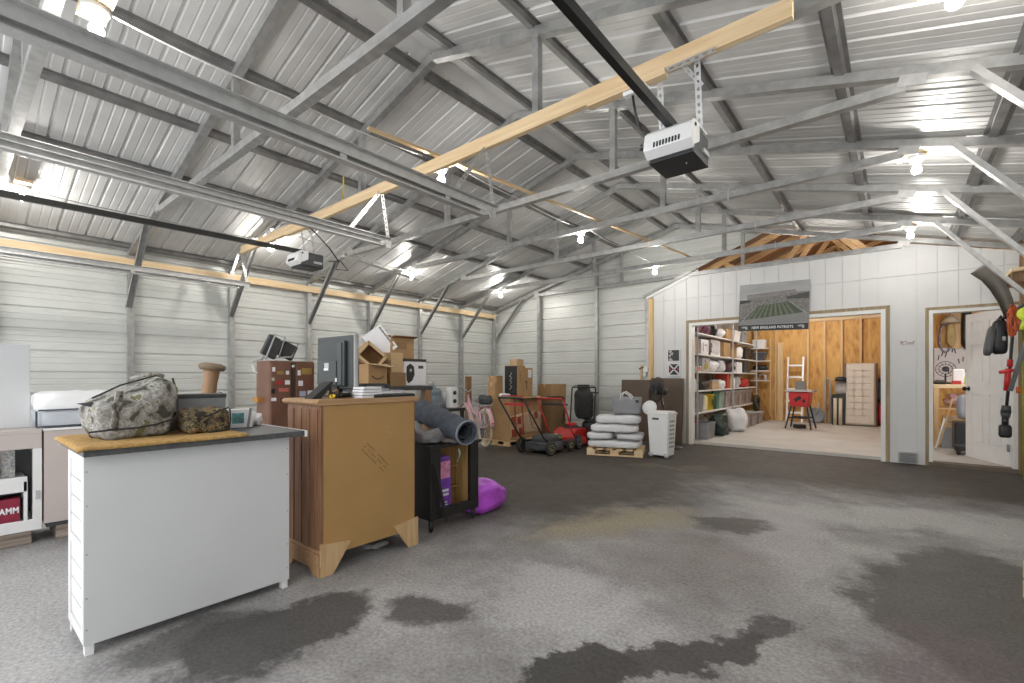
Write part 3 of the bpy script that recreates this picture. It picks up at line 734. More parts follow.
for sy in (-1,1):
    m = MB(); m.prism([(sy*.352,0),(sy*.352,.19),(sy*.16,.165),(sy*.275,0)][::sy],.201,.216,'x'); m.build('bracket_foot', hdfl, t)
    m = MB(); m.prism([(-.22,0),(-.13,0),(-.09,.05),(-.20,.06)],sy*.352-.008,sy*.352+.008); m.build('bracket_foot', drest, t)
    m = MB(); m.prism([(.21,0),(.13,0),(.09,.05),(.21,.06)],sy*.352-.008,sy*.352+.008); m.build('bracket_foot', drest, t)
for i in range(5):
    m = MB(); m.box(-.22,-.20,-.325,.325,.12+.172*i,.12+.172*i+.162); d = m.build('drawer', dresw, t, bev=.004)
    m = MB()
    for sy in (-.18,.18): m.lathe([(.018,-.02),(.022,-.012),(.008,0)],10,M=Matrix.Translation((-.225,sy,.2+.172*i))@Matrix.Rotation(PI/2,4,'Y'))
    m.build('knob', browng, d)
# stencilled lines on the back, too worn to read
m = MB(); random.seed(3)
for row in range(3):
    q = -.16+row*.012
    for i in range(14):
        if random.random() < .2: continue
        c = Vector((0,-.02,.72))+Vector((0,.70,-.71))*(i*.0165+q*.0-.02)+Vector((0,-.71,-.70))*(.026*row)
        m.cbox((.2005,c.y,c.z),(.001,.009,.011),(R(-45),0,0))
m.build('stencil_marks', pm('faded_ink',(.24,.14,.055),.7,0,.2,20), t)
m = MB(); m.cbox((.2005,.11,.83),(.001,.02,.006),(R(40),0,0)); m.cbox((.2005,.13,.79),(.001,.03,.004),(R(-10),0,0)); m.build('chalk_mark', pm('chalk_green',(.40,.38,.10),.8), t)

# things on the dresser
ZT = 1.0185
t = thing('flat_television','flat television seen from its dark back, standing on the brown dresser','television',(-2.92,1.70,ZT),R(3))
m = MB(); m.box(-.21,.20,-.02,.008,.05,.405); m.box(-.17,.14,-.045,-.02,.07,.37); m.build('shell', tvback, t, bev=.008)
m = MB(); m.box(.08,.12,-.052,-.045,.08,.355); m.box(-.16,.06,-.052,-.045,.08,.24); m.build('rear_cover', tvpan, t, bev=.004)
m = MB(); m.box(.20,.207,-.014,.020,.045,.41); m.box(-.215,.207,.008,.02,.045,.41); m.build('front_bezel', silver, t, bev=.002)
m = MB(); m.box(-.07,-.02,-.054,-.052,.19,.225); m.build('rating_label', lgrey, t)
m = MB(); m.box(-.075,-.025,-.0545,-.052,.175,.19); m.build('barcode_label', paper, t)
m = MB(); m.box(.055,.075,-.0545,-.052,.10,.125); m.build('sticker', paper, t)
m = MB(); m.box(-.04,.04,-.03,.015,.0,.09); m.build('neck', blackpl, t)
m = MB(); m.box(-.13,.15,-.07,.08,0,.012); m.build('base', blackpl, t, bev=.004)
t = thing('black_wedge_stand','black leaning wedge shaped stand left of the television','stand',(-2.74,1.455,ZT))
m = MB(); m.prism([(-.055,0),(.005,0),(.085,.10),(.072,.104)],-.05,.05,'x'); m.build('panel', blackpl, t, bev=.002)
m = MB(); m.bar((0,.08,.10),(0,.10,0.004),.03,.008); m.build('prop', blackpl, t)
sack('small yellow plastic toy under the television',(-2.68,1.53,ZT),(.03,.035,.03),yellow,0,.8,.01,40,2,'plastic_toy','toy')
sack('crumpled brown paper under the television',(-2.80,1.60,ZT+.0),(.10,.05,.05),leafm,.3,.8,.02,30,6,'crumpled_paper','paper')
m = MB()
for i in range(7):
    a = random.uniform(0,6); P = []
    for j in range(14): P.append((-2.70+.08*math.cos(a+j*.6)*random.uniform(.4,1), 1.60+.07*math.sin(a+j*.55)*random.uniform(.5,1.2), ZT+.006+.028*random.random()))
    m.tube(P,.004,6)
tag(m.build('cable_bundle',blackpl),'tangle of black cables on the dresser beside the paper stack','cable')
t = thing('paper_stack','stack of white papers right of the television','papers',(-2.63,1.74,ZT),R(4))
for i in range(4):
    m = MB(); m.box(-.055,.055,-.08+.004*i,.075-.003*i,.018*i,.018*i+.014); m.build('sheaf', paper, t)
t = thing('keyboard','long black keyboard lying along the dresser edge','keyboard',(-2.60,1.92,ZT))
m = MB(); m.box(-.04,.04,-.17,.15,0,.016); m.build('case', blackpl, t, bev=.003)
m = MB()
for i in range(18):
    for j in range(4): m.box(-.034+.017*j,-.021+.017*j,-.163+.017*i,-.15+.017*i,.016,.020)
m.build('keys', darkpl, t)
t = thing('document_tray','grey document tray with papers behind the keyboard','tray',(-2.75,1.93,ZT))
m = MB(); m.box(-.09,.09,-.13,.13,0,.006); m.box(-.09,-.085,-.13,.13,0,.05); m.box(.085,.09,-.13,.13,0,.022); m.box(-.09,.09,.125,.13,0,.04); m.box(-.09,.09,-.13,-.125,0,.04); m.build('tray', lgrey, t)
m = MB(); m.box(-.07,.07,-.11,.11,.008,.028); m.build('papers', paper, t)
t = thing('wire_drawer','dark wire drawer full of grey odds and ends behind the document tray','drawer',(-2.90,1.96,ZT))
m = MB(); m.box(-.07,.07,-.10,.10,0,.01); m.box(-.07,.07,.094,.10,0,.085); m.box(-.07,.07,-.10,-.094,0,.085); m.box(.064,.07,-.10,.10,.07,.085); m.box(.064,.07,-.10,.10,0,.02); m.box(-.07,-.064,-.1,.1,0,.085); m.build('frame', darkpl, t)
m = MB(); m.blob((0,0,.045),(.115,.17,.06),.7,.02,30,4); m.build('contents', fabricl, t)

# ------------------------------------------------------------------ white furniture at the left edge, on timber blocks
for i,(y0,y1) in enumerate(((-.15,.40),(.52,1.25))):
    m = MB(); m.box(-5.02,-4.62,y0,y1,0,.10)
    tag(m.build('timber_sleeper', wood('sleeper_wood%d'%i,(.20,.15,.12),(.42,.35,.29),1,.8), None, bev=.006),'weathered timber sleeper on the floor under the %s'%(('white open cabinet','beige panelled cabinet')[i]),'timber')
t = thing('open_cabinet','white open fronted cabinet with a shelf, standing at the left edge','cabinet',(-4.58,.10,.10))
m = MB(); m.box(-.42,0,.325,.345,0,.66); m.box(-.42,0,-.32,-.30,0,.66); m.build('side_panel', whitefr, t, bev=.003)
m = MB(); m.box(-.42,.005,-.32,.345,.66,.69); m.box(-.012,.006,-.32,.345,.56,.66); m.build('top', beige, t, bev=.003)
m = MB(); m.box(-.42,0,-.30,.325,.03,.055); m.box(-.012,.004,-.32,.345,-.0,.075); m.build('bottom', whitefr, t, bev=.003)
m = MB(); m.box(-.40,-.06,-.30,.28,.33,.35); m.box(-.075,-.055,-.30,.28,.26,.365); m.build('shelf', whitefr, t, bev=.003)
m = MB(); m.box(-.30,-.055,.262,.28,.055,.33); m.build('divider', whitefr, t)
m = MB(); m.box(-.42,-.41,-.30,.325,.0,.66); m.build('back_panel', greypl, t)
m = MB(); m.box(-.012,.004,.30,.345,.075,.56); m.build('face_stile', whitefr, t)
m = MB(); m.cbox((.006,.325,.24),(.012,.022,.06)); m.build('hinge', lgrey, t)
t = thing('grey_basket','grey fabric covered basket on the cabinet shelf at the left edge','basket',(-4.80,.16,.452))
m = MB(); m.blob((0,-.01,.085),(.17,.22,.16),.6,.03,14,2,30,18); m.build('bundle', fabricl, t)
m = MB(); m.prism([(.10,.0),(.17,.0),(.17,.19),(.10,.19)],.02,.03,'x'); m.build('patterned_cloth', mixp, t)
t = thing('red_box','dark red box with white lettering inside the cabinet at the left edge','box',(-4.72,.19,.156))
m = MB(); m.box(-.08,.08,-.13,.155,0,.165); m.build('body', redd, t, bev=.003)
text('HAMM',.055,paper,t,face_px((.0815,.150,.085)),bold=.002,space=1.1,align='RIGHT',sx=.72)
sack('dark grey jumble of cloth on top of the red box',(-4.72,.17,.326),(.12,.22,.05),fabricg,0,.7,.02,20,3,'cloth','cloth')
t = thing('panelled_cabinet','beige cabinet side standing right of the white open cabinet','cabinet',(-4.58,.86,.10))
m = MB(); m.box(-.42,0,-.405,.38,0.03,.675); m.build('carcass', beige, t, bev=.003)
m = MB(); m.box(-.43,.008,-.41,.39,.675,.69); m.build('top', whitefr, t, bev=.002)
m = MB(); m.box(-.40,-.02,-.39,-.2,0,.03); m.box(-.40,-.02,.16,.36,0,.03); m.build('plinth', darkpl, t)
t = thing('laminate_board','tall white laminate panel upright on the cabinet at the left edge','panel',(-4.80,.20,.791))
m = MB(); m.box(-.02,.02,-.22,.205,0,.59); m.build('board', whitepl2, t, bev=.003)
t = thing('bedding_pack','zipped clear pack of white quilted bedding on the beige cabinet','bedding',(-4.80,.72,.791))
m = MB(); m.blob((0,0,.175),(.36,.60,.16),.45,.02,14,8,36,16); m.build('quilt', quilt, t)
m = MB(); m.blob((.0,0,.065),(.37,.60,.13),.25,.008,10,3,36,14,flat=-.065); m.build('clear_bag', pm('bag_film_blueish',(.50,.53,.57),.3,0,.06,10), t)
m = MB(); m.tube([(.185,-.29,.125),(.187,0,.127),(.185,.29,.122)],.006,6); m.tube([(.183,-.30,.01),(.187,0,.012),(.185,.29,.01)],.006,6); m.tube([(.185,-.03,.01),(.187,-.02,.126)],.005,6); m.tube([(.178,-.298,.01),(.178,-.298,.12)],.006,6); m.build('piping', fabricg, t)

# ------------------------------------------------------------------ brown locker with stickers
t = thing('brown_locker','tall brown two door metal locker covered with stickers behind the brown dresser','locker',(-4.55,2.11,0))
m = MB(); m.box(-.15,.135,-.21,.21,0,1.30); m.build('carcass', brown, t, bev=.006)
for y0,y1 in ((-.205,-.022),(.025,.205)):
    m = MB(); m.box(.135,.15,y0,y1,.06,1.285); d = m.build('door', brown, t, bev=.004)
m = MB(); m.box(.135,.146,-.022,.025,.06,1.285); m.build('centre_strip', browng, t)
m = MB(); m.lathe([(.014,0),(.016,.012),(0,.014)],12,M=Matrix.Translation((.146,0,1.25))@Matrix.Rotation(PI/2,4,'Y')); m.build('lock', silver, t)
m = MB(); m.box(-.10,-.0,-.26,-.21,.92,.96); m.build('side_bracket', orangeb, t)
stk = [(-.18,1.22,.025,.04,paper),(-.12,1.19,.06,.03,pm('sticker_gold',(.30,.20,.05))),(-.055,1.19,.03,.035,paper),(-.185,1.13,.025,.03,pm('sticker_pale',(.5,.45,.4))),(-.125,1.10,.055,.04,pm('sticker_crimson',(.35,.03,.03))),(-.055,1.10,.045,.04,paper),
       (-.185,1.02,.035,.045,blackpl),(-.09,1.03,.09,.035,pm('sticker_red',(.55,.14,.11))),(-.18,.945,.045,.03,paper),(-.10,.935,.04,.04,browng),
       (.055,1.19,.03,.05,paper),(.13,1.205,.10,.06,pm('sticker_mustard',(.32,.21,.06))),(.07,1.09,.045,.05,paper),(.16,1.10,.035,.04,pm('sticker_rust',(.22,.06,.04))),(.09,.99,.06,.05,pm('sticker_blue',(.38,.42,.55))),(.165,1.0,.055,.04,paper),(.08,.925,.035,.035,lgrey),(.16,.93,.06,.035,pm('sticker_grey',(.35,.33,.31)))]
for y,z,w,h,mt in stk:
    m = MB(); m.box(.150,.1512,y-w/2,y+w/2,z-h/2,z+h/2); m.build('sticker', mt, t)
text('CLARION',.026,paper,t,face_px((.1515,.105,.855)),bold=.001,depth=.0004)
# grey folded chair on the locker
t = thing('folded_chair','grey folded camp chair lying on top of the brown locker','chair',(-4.56,2.02,1.302),R(0))
m = MB(); m.cbox((.03,-.05,.13),(.05,.14,.20),(R(-25),0,0)); m.build('back_pad', darkpl, t, bev=.01)
m = MB(); m.cbox((.02,.09,.105),(.05,.17,.15),(R(-25),0,0)); m.build('seat_pad', pm('charcoal_fabric',(.05,.05,.05),.9), t, bev=.01)
m = MB()
m.tube([(.06,-.12,.01),(.06,-.03,.245),(.06,.06,.225),(.06,.0,.03)],.009,8); m.tube([(.06,.02,.2),(.06,.19,.175),(.06,.12,.04),(.06,.0,.03)],.008,8); m.tube([(-.02,-.12,.01),(-.02,-.03,.245),(.06,-.03,.245)],.009,8)
m.build('frame', lgrey, t)
m = MB(); m.tube([(.02,-.10,.03),(.03,-.15,.02),(.05,-.235,-.02),(.05,-.22,-.10),(.07,-.19,-.12),(.07,-.235,-.04)],.008,8); m.build('cord', wcord, t)

# ------------------------------------------------------------------ dark workbench carrying the carton heap
t = thing('workbench','dark wooden workbench loaded with cardboard boxes behind the dresser','workbench',(-3.95,2.80,0))
m = MB(); m.box(-.38,.30,-.50,.38,1.02,1.06); m.build('top', darkpl, t, bev=.004)
for sx in (-.34,.26):
    for sy in (-.46,.33):
        m = MB(); m.cbox((sx,sy,.51),(.07,.07,1.02)); m.build('leg', darkwoodz, t)
m = MB(); m.box(-.34,.26,-.46,.33,.30,.33); m.build('lower_shelf', darkwoodz, t)
ZB = 1.061
t = carton('cardboard box with a curved smile mark, lower left in the heap',(-3.80,2.575,ZB),(.16,.20,.21),R(-2),card,tp=False)
m = MB(); m.tube([(.082,-.065+.018*i,.10-.03*math.sin(PI*i/7)) for i in range(8)],.004,6); m.build('curved_mark', browng, t)
m = MB(); m.add([(.08,-.10,.21),(.08,.10,.21),(.15,.14,.175),(.15,-.06,.20)],[(0,1,2,3)]); m.build('flap', cardl, t, solid=.005)
ORI = (Matrix.Rotation(R(-22),4,'Z') @ Matrix.Rotation(R(-40),4,'X') @ Matrix.Rotation(R(90),4,'Y')).to_euler()
t = thing('cardboard_box','open cardboard box tipped on its corner with its mouth to the room','box',(-3.93,2.60,1.345),0,None,tuple(ORI))
m = MB(); w,l,h,k = .17,.22,.20,.006
m.box(-w/2,w/2,-l/2,l/2,0,k); m.box(-w/2,-w/2+k,-l/2,l/2,k,h); m.box(w/2-k,w/2,-l/2,l/2,k,h); m.box(-w/2+k,w/2-k,-l/2,-l/2+k,k,h); m.box(-w/2+k,w/2-k,l/2-k,l/2,k,h); m.build('body', card, t)
m = MB(); m.box(-w/2-.002,w/2+.002,-l/2-.004,-l/2+.02,h-.02,h+.004); m.box(-w/2-.004,-w/2+.02,-l/2,l/2,h-.02,h+.004); m.box(w/2-.02,w/2+.004,-l/2,l/2,h-.02,h+.004); m.box(-w/2,w/2,l/2-.02,l/2+.004,h-.02,h+.004); m.build('rim_fold', cardl, t)
carton('small pale carton beside the television, topmost left of the heap',(-4.08,2.44,1.372),(.14,.18,.15),R(8),cardl)
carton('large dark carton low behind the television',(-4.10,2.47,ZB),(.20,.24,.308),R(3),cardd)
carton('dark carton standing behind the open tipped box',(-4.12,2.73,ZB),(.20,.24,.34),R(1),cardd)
t = thing('white_carton','white carton with a black text band, tilted on top of the heap','box',(-4.02,2.80,1.50),0,None,(R(-52),0,R(-28)))
m = MB(); m.box(-.06,.06,-.14,.14,-.115,.105); m.build('body', paper, t, bev=.003)
m = MB(); m.box(.0605,.063,-.14,.14,.05,.105); m.build('bright_band', whitepl, t)
m = MB()
for i in range(16): m.cbox((.0636,-.115+.0145*i,.080),(.0008,.010,.016 if i%3 else .022))
m.build('black_print', browng, t)
carton('pale carton standing upright right of the middle in the heap',(-3.82,2.80,1.195),(.16,.15,.19),R(4),cardl)
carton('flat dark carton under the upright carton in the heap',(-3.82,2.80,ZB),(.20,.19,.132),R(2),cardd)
t = carton('big cardboard box with open lid standing highest at the right of the heap',(-4.05,3.0,1.335),(.26,.31,.215),R(5),card)
m = MB(); m.add([(-.13,-.155,.215),(.13,-.155,.215),(.15,-.18,.23),(-.13,-.19,.23)],[(0,1,2,3)]); m.add([(.13,-.155,.215),(.13,.155,.215),(.18,.17,.235),(.17,-.15,.23)],[(0,1,2,3)]); m.build('flap', cardd, t, solid=.006)
m = MB(); m.box(.130,.1315,-.09,.05,.10,.17); m.build('printed_patch', cardd, t)
t = thing('heater_carton','white and black product carton with dark oval picture under the big box','box',(-3.95,3.055,1.066),R(4))
m = MB(); m.box(-.20,.16,-.155,.15,.0,.265); m.build('body', paper, t, bev=.003)
m = MB(); m.box(-.202,.162,-.157,.152,.240,.268); m.build('lid_band', browng, t)
m = MB(); m.prism([(-.12,.12),(-.115,.19),(-.07,.22),(-.02,.19),(-.01,.11),(-.04,.05),(-.09,.02),(-.115,.05)],.16,.1615,'x'); m.build('product_picture', blackpl, t)
m = MB(); m.lathe([(.018,0),(.018,.002),(0,.002)],12,M=Matrix.Translation((.1615,-.065,.15))@Matrix.Rotation(PI/2,4,'Y')); m.build('picture_knob', lgrey, t)
m = MB(); m.box(.16,.1615,.04,.11,.17,.20); m.build('print_block', darkpl, t)

# ------------------------------------------------------------------ black cabinet, roll, blankets, purple bags
t = thing('black_cabinet','black open backed cabinet on short legs right of the brown dresser','cabinet',(-2.84,2.53,0))
m = MB(); m.box(-.20,.20,-.255,-.235,.09,.62); m.build('side_panel', blackm, t, bev=.003)
m = MB(); m.box(-.20,.20,.235,.255,.09,.62); m.build('side_panel', blackm, t, bev=.003)
m = MB(); m.box(-.22,.22,-.275,.275,.62,.645); m.build('top', blackm, t, bev=.004)
m = MB(); m.box(.175,.20,-.235,-.155,.09,.62); m.box(.175,.20,.165,.235,.09,.62); m.box(.175,.205,-.155,.165,.09,.165); m.build('rear_frame', blackm, t, bev=.002)
m = MB(); m.box(.02,.03,-.235,.235,.09,.62); m.box(.03,.175,-.235,.235,.09,.105); m.box(.03,.17,.150,.164,.105,.62); m.build('interior', cabin, t)
m = MB(); m.box(.03,.06,-.235,.15,.255,.27); m.build('rail', cabin, t)
m = MB(); m.box(.03,.06,-.235,.15,.42,.435); m.build('rail', cabin, t)
for sx in (-.16,.17):
    for sy in (-.225,.225):
        m = MB(); m.lathe([(.012,0),(.018,.02),(.02,.09)],12,M=Matrix.Translation((sx,sy,0))); m.build('leg', blackm, t)
m = MB(); m.bar((-2.615,2.30,.50),(-2.60,2.40,.07),.022,.012,(1,0,0)); tag(m.build('leaning_stick',blackm),'thin black slat leaning across the open back of the black cabinet','slat')
t = thing('seed_bag','tall violet printed sack with pink picture standing inside the black cabinet','bag',(-2.735,2.475,.108))
m = MB(); m.blob((0,0,.215),(.07,.14,.43),.35,.006,14,3,30,18,flat=-.215); m.build('sack', violet, t)
m = MB(); m.box(.030,.037,-.05,.05,.26,.39); m.build('picture', pinkp, t)
m = MB(); m.box(.030,.0362,-.04,.035,.155,.175); m.box(.030,.0362,-.035,.035,.125,.142); m.box(.030,.0362,-.04,.02,.07,.08); m.box(.03,.0362,-.04,.03,.05,.058); m.build('print_lines', paper, t)
m = MB(); m.tube([(-2.60,2.52,.60),(-2.595,2.53,.56),(-2.60,2.51,.50)],.007,6); tag(m.build('hanging_strap',greenp),'pale green strap hanging below the padded roll','strap')
# padded roll
t = thing('padded_roll','long blue grey padded roll lying across the black cabinet','roll',(-2.42,2.43,.745))
m = MB(); d = Vector((-.78,.17,.135)); L = d.length; q = d.to_track_quat('Z','Y').to_matrix().to_4x4()
prof = [(.074,.0),(.086,-.006),(.092,0),(.093,.02)]
n = 18
for i in range(1,n+1): prof.append((.090+.006*math.sin(i*1.9)+.004*math.sin(i*4.1),.02+(L-.02)*i/n))
prof += [(.06,L),(.06,L-.05),(.066,.3),(.070,0)]
m.lathe(prof,32,M=q,cap=False)
for i,v in enumerate(m.v):
    m.v[i] = v+Vector((0,0,1))*.010*noise.noise(v*16)
m.build('roll', fabricg, t)
m = MB(); m.lathe([(.050,.03),(.056,.03),(.055,L-.2),(.049,L-.2),(.050,.03)],24,M=q,cap=False); m.build('inner_layer', pm('dark_lining',(.05,.06,.07),.9,0,.2,14), t)
m = MB(); m.lathe([(.084,-.008),(.089,-.011),(.094,-.006),(.094,.006),(.090,.01),(.084,-.008)],32,M=q,cap=False); m.build('hem', pm('pale_hem',(.20,.22,.25),.9,0,.1,20), t)
sack('folded grey blanket on the near end of the black cabinet',(-2.79,2.36,.646),(.24,.17,.10),fabricl,0,.6,.04,12,5,'blanket','blanket')
sack('flattened brown grey blanket hanging at the black cabinet edge',(-2.70,2.50,.646),(.20,.16,.045),pm('brown_blanket',(.17,.14,.135),.95,0,.2,14,.4,50),.2,.6,.02,14,7,'blanket','blanket')
# purple plastic bag
m = MB(); m.blob((0,0,.13),(.30,.54,.27),.62,.022,8,11,36,24,lambda p:(p.x*(1-.85*max(0,p.y)**1.3),p.y,p.z*(1-.86*max(0,p.y)**1.3)-.35*max(0,p.y)**1.3),flat=-.125)
o = m.build('plastic_bag', purple, None, loc=(-2.78,3.03,0)); tag(o,'bright purple plastic bag on the floor against the black cabinet','bag')
sack('dark rag on the floor under the brown dresser',(-2.72,1.86,0),(.12,.16,.05),fabricl,0,.7,.02,20,3,'rag','cloth')

# ------------------------------------------------------------------ wall side goods between bench and bicycle
t = thing('side_table','low black side table carrying the water bottle near the left wall','table',(-4.75,4.20,0))
m = MB(); m.box(-.28,.28,-.24,.26,.70,.74); m.build('top', blackpl, t, bev=.004)
for sx in (-.25,.25):
    for sy in (-.21,.23):
        m = MB(); m.cbox((sx,sy,.35),(.04,.04,.70)); m.build('leg', blackpl, t)
m = MB(); m.box(-.25,.25,-.21,.23,.35,.37); m.build('shelf', blackpl, t)
t = thing('water_bottle','large clear blue water cooler bottle on the black side table','bottle',(-4.78,4.14,.741))
m = MB(); m.lathe([(0,0),(.115,0),(.13,.02),(.13,.06),(.122,.075),(.13,.09),(.13,.15),(.122,.165),(.13,.18),(.13,.22),(.10,.265),(.05,.285),(.035,.30),(.035,.335),(0,.337)],24); m.build('body', clearp, t)
m = MB(); m.lathe([(.038,.31),(.040,.345),(0,.348)],16); m.build('cap', lgrey, t)
t = thing('white_heater','white appliance with black dials right of the water bottle','appliance',(-4.60,4.33,.741))
m = MB(); m.box(-.06,.06,-.05,.06,0,.27); m.build('body', whitepl, t, bev=.008)
for z in (.20,.09):
    m = MB(); m.lathe([(.028,0),(.028,.008),(0,.01)],14,M=Matrix.Translation((.06,0,z))@Matrix.Rotation(PI/2,4,'Y')); m.build('dial', blackpl, t)
sack('clear plastic bag of small parts beside the white appliance',(-4.82,4.40,.741),(.12,.10,.20),film,0,.7,.03,16,8,'plastic_bag')
m = MB(); m.cbox((0,0,.56),(.05,.13,1.12)); o = m.build('brown_plank', darkwoodz, None, loc=(-5.02,3.72,0)); tag(o,'brown plank upright beside the workbench','plank')
m = MB(); m.cbox((0,0,.58),(.05,.13,1.16)); o = m.build('brown_plank', pm('red_brown_board',(.26,.15,.08),.7,0,.1,6), None, loc=(-6.55,6.62,0)); tag(o,'brown plank upright against the left wall behind the bicycle','plank')
sack('dark tarp heaped on the floor below the side table',(-4.22,4.15,0),(.30,.36,.46),pm('dark_tarp',(.035,.035,.03),.7,0,.3,10),.3,.7,.05,7,9,'tarp','tarp')

# bicycle
t = thing('bicycle','pink bicycle with cream tyres and grey bag, seen from behind','bicycle',(-5.22,5.66,0),math.atan2(.47,-.93))
def wheel(x, r=.30, wname='wheel'):
    m = MB(); m.tube([(x+r*math.cos(a*PI/18),0,.32+r*math.sin(a*PI/18)) for a in range(36)],.022,8,closed=True); w = m.build(wname, cream, t)
    m = MB(); m.tube([(x+(r-.028)*math.cos(a*PI/18),0,.32+(r-.028)*math.sin(a*PI/18)) for a in range(36)],.010,6,closed=True); m.build('rim', silver, w)
    m = MB()
    for a in range(16): m.tube([(x,.012*(-1)**a,.32),(x+(r-.03)*math.cos(a*PI/8),0,.32+(r-.03)*math.sin(a*PI/8))],.002,4)
    m.lathe([(.02,-.04),(.02,.04)],10,M=Matrix.Translation((x,0,.32))@Matrix.Rotation(PI/2,4,'X')); m.build('spokes', silver, w)
def fender(x, a0, a1):
    m = MB(); n = 14
    m.grid(lambda u,v:(x+.345*math.cos(R(a0+(a1-a0)*u)),-.034+.068*v,.32+(.345+.01*math.sin(PI*v))*math.sin(R(a0+(a1-a0)*u))),n,4); m.build('fender', pink, t, solid=.004)
wheel(0); wheel(1.04); fender(0,-10,175); fender(1.04,10,150)
m = MB()
m.tube([(0,.05,.32),(.42,.03,.30)],.012,8); m.tube([(0,-.05,.32),(.42,-.03,.30)],.012,8); m.tube([(0,.05,.32),(.30,.0,.66)],.012,8); m.tube([(0,-.05,.32),(.30,0,.66)],.012,8)
m.tube([(.42,0,.30),(.27,0,.72)],.018,8); m.tube([(.42,0,.30),(.65,0,.42),(.86,0,.72)],.02,8); m.tube([(.34,0,.50),(.6,0,.55),(.85,0,.78)],.016,8)
m.tube([(.84,0,.84),(.88,0,.68),(.92,.05,.60),(1.04,.05,.32)],.015,8); m.tube([(.88,0,.68),(.92,-.05,.60),(1.04,-.05,.32)],.015,8); m.build('frame', pink, t)
m = MB(); m.tube([(.60,.30,.98),(.72,.27,1.0),(.86,.12,.98),(.84,0,.88),(.86,-.12,.98),(.72,-.27,1.0),(.60,-.30,.98)],.012,8); m.build('handlebar', silver, t)
m = MB(); m.blob((.24,0,.76),(.26,.20,.08),.8,0,5,1); m.build('saddle', fabricl, t)
m = MB(); m.box(-.16,.16,-.07,.07,.685,.70); m.tube([(-.12,.06,.69),(0,.05,.34)],.006,6); m.tube([(-.12,-.06,.69),(0,-.05,.34)],.006,6); m.build('rear_rack', silver, t)
m = MB(); m.lathe([(.10,.0),(.10,.008),(0,.008)],24,M=Matrix.Translation((.42,.05,.30))@Matrix.Rotation(PI/2,4,'X')); m.tube([(.42,.08,.30),(.34,.08,.16),(.34,.16,.16)],.009,6); m.tube([(.42,-.05,.30),(.50,-.08,.44),(.50,-.16,.44)],.009,6); m.build('crank', silver, t)
m = MB(); m.tube([(-.375,0,.42),(-.375,0,.43)],.022,10); m.build('reflector', redpl, t)
sack('dark grey bag strapped on the rear rack of the pink bicycle',(-5.21,5.655,.702),(.22,.17,.15),darkpl,.4,.6,.02,14,2,'bicycle_bag','bag')

# ------------------------------------------------------------------ big box on pallet and its load
def pallet(label, loc, w, l, h, rz, mat, group=None):
    t = thing('wooden_pallet', label, 'pallet', loc, rz, group); d = h/5.2
    for i in range(6):
        m = MB(); x = -w/2+(w-.09)*i/5; m.box(x,x+.09,-l/2,l/2,h-d,h); m.build('deck_board', mat, t)
    for sy in (-l/2+.02,0,l/2-.02):
        m = MB()
        for sx in (-w/2+.06,0,w/2-.06): m.box(sx-.06,sx+.06,sy-.02,sy+.02,d,h-d)
        m.build('block_row', mat, t)
    for sy in (-l/2+.03,0,l/2-.03):
        m = MB(); m.box(-w/2,w/2,sy-.035,sy+.035,0,d); m.build('bottom_board', mat, t)
    return t
pallet('wooden pallet under the big taped box',(-5.27,6.42,0),.62,.92,.085,0,pinez)
t = thing('shipping_box','big battered cardboard box with red tape beside the mowers','box',(-5.27,6.48,.087),R(2))
m = MB(); m.box(-.27,.27,-.48,.47,0,.72); m.build('body', card, t, bev=.012)
m = MB(); m.grid(lambda u,v:(.272+.004*noise.noise(Vector((u*8,v*8,1))), -.47+.93*u, .03+.37*v+.05*math.sin(u*2.6)),12,8); m.build('plastic_film', tapec, t, solid=.002)
m = MB()
for y in (-.36,-.15): m.cbox((.277,y+.03,.40),(.003,.035,.68),(R(5),0,0))
for y,z in ((-.38,.12),(-.18,.13),(-.22,.32),(-.40,.33),(.28,.38)): m.cbox((.278,y,z),(.003,.10,.13),(R(5),0,0))
m.build('red_tape', tape, t)
m = MB(); m.cbox((.278,.22,.35),(.003,.05,.28),(R(-6),0,0)); m.build('pale_strip', cardl, t)
m = MB(); m.add([(.27,-.48,.72),(.27,.47,.72),(.42,.44,.70),(.40,-.30,.71)],[(0,1,2,3)]); m.build('flap', cardl, t, solid=.006)
ZP = .81
t = thing('black_label_box','cardboard box with a black lettered end panel standing on the big box','box',(-5.19,6.405,ZP),R(1))
m = MB(); m.box(-.14,.14,-.115,.115,0,.54); m.build('body', card, t, bev=.004)
m = MB(); m.box(-.135,.135,-.1165,-.115,.01,.53); m.build('black_panel', blackpl, t)
m = MB(); m.tube([(-.0+.03*math.sin(i*1.7),-.118,.42-.021*i) for i in range(15)],.005,5); m.build('white_script', paper, t)
m = MB(); m.tube([(.1415,-.03+.02*math.sin(i*1.9),.44-.02*i) for i in range(11)],.004,5); m.build('script_marks', browng, t)
t = carton('plain carton with a white label right of the black lettered box',(-5.20,6.645,ZP),(.26,.23,.50),R(1),card)
m = MB(); m.box(.13,.1315,-.02,.08,.33,.47); m.build('shipping_label', paper, t)
m = MB(); m.cbox((.1305,-.06,.20),(.002,.02,.15)); m.cbox((.1305,-.08,.25),(.002,.04,.03)); m.build('arrow_print', browng, t)
carton('narrow pale carton at the right end on the big box',(-5.32,6.85,ZP),(.2,.14,.40),0,cardl)
carton('small carton left of the black lettered box, lower of two',(-5.44,6.16,ZP),(.20,.18,.24),R(-6),card)
carton('small carton left of the black lettered box, upper of two',(-5.44,6.17,ZP+.242),(.2,.16,.12),R(-3),card)
carton('little carton topmost on the black lettered box',(-5.19,6.45,ZP+.542),(.16,.20,.11),R(4),cardl)
t = carton('wide cardboard box right of the stack, tilted over the mower handles',(-5.06,7.36,.78),(.34,.42,.24),R(-8),card)
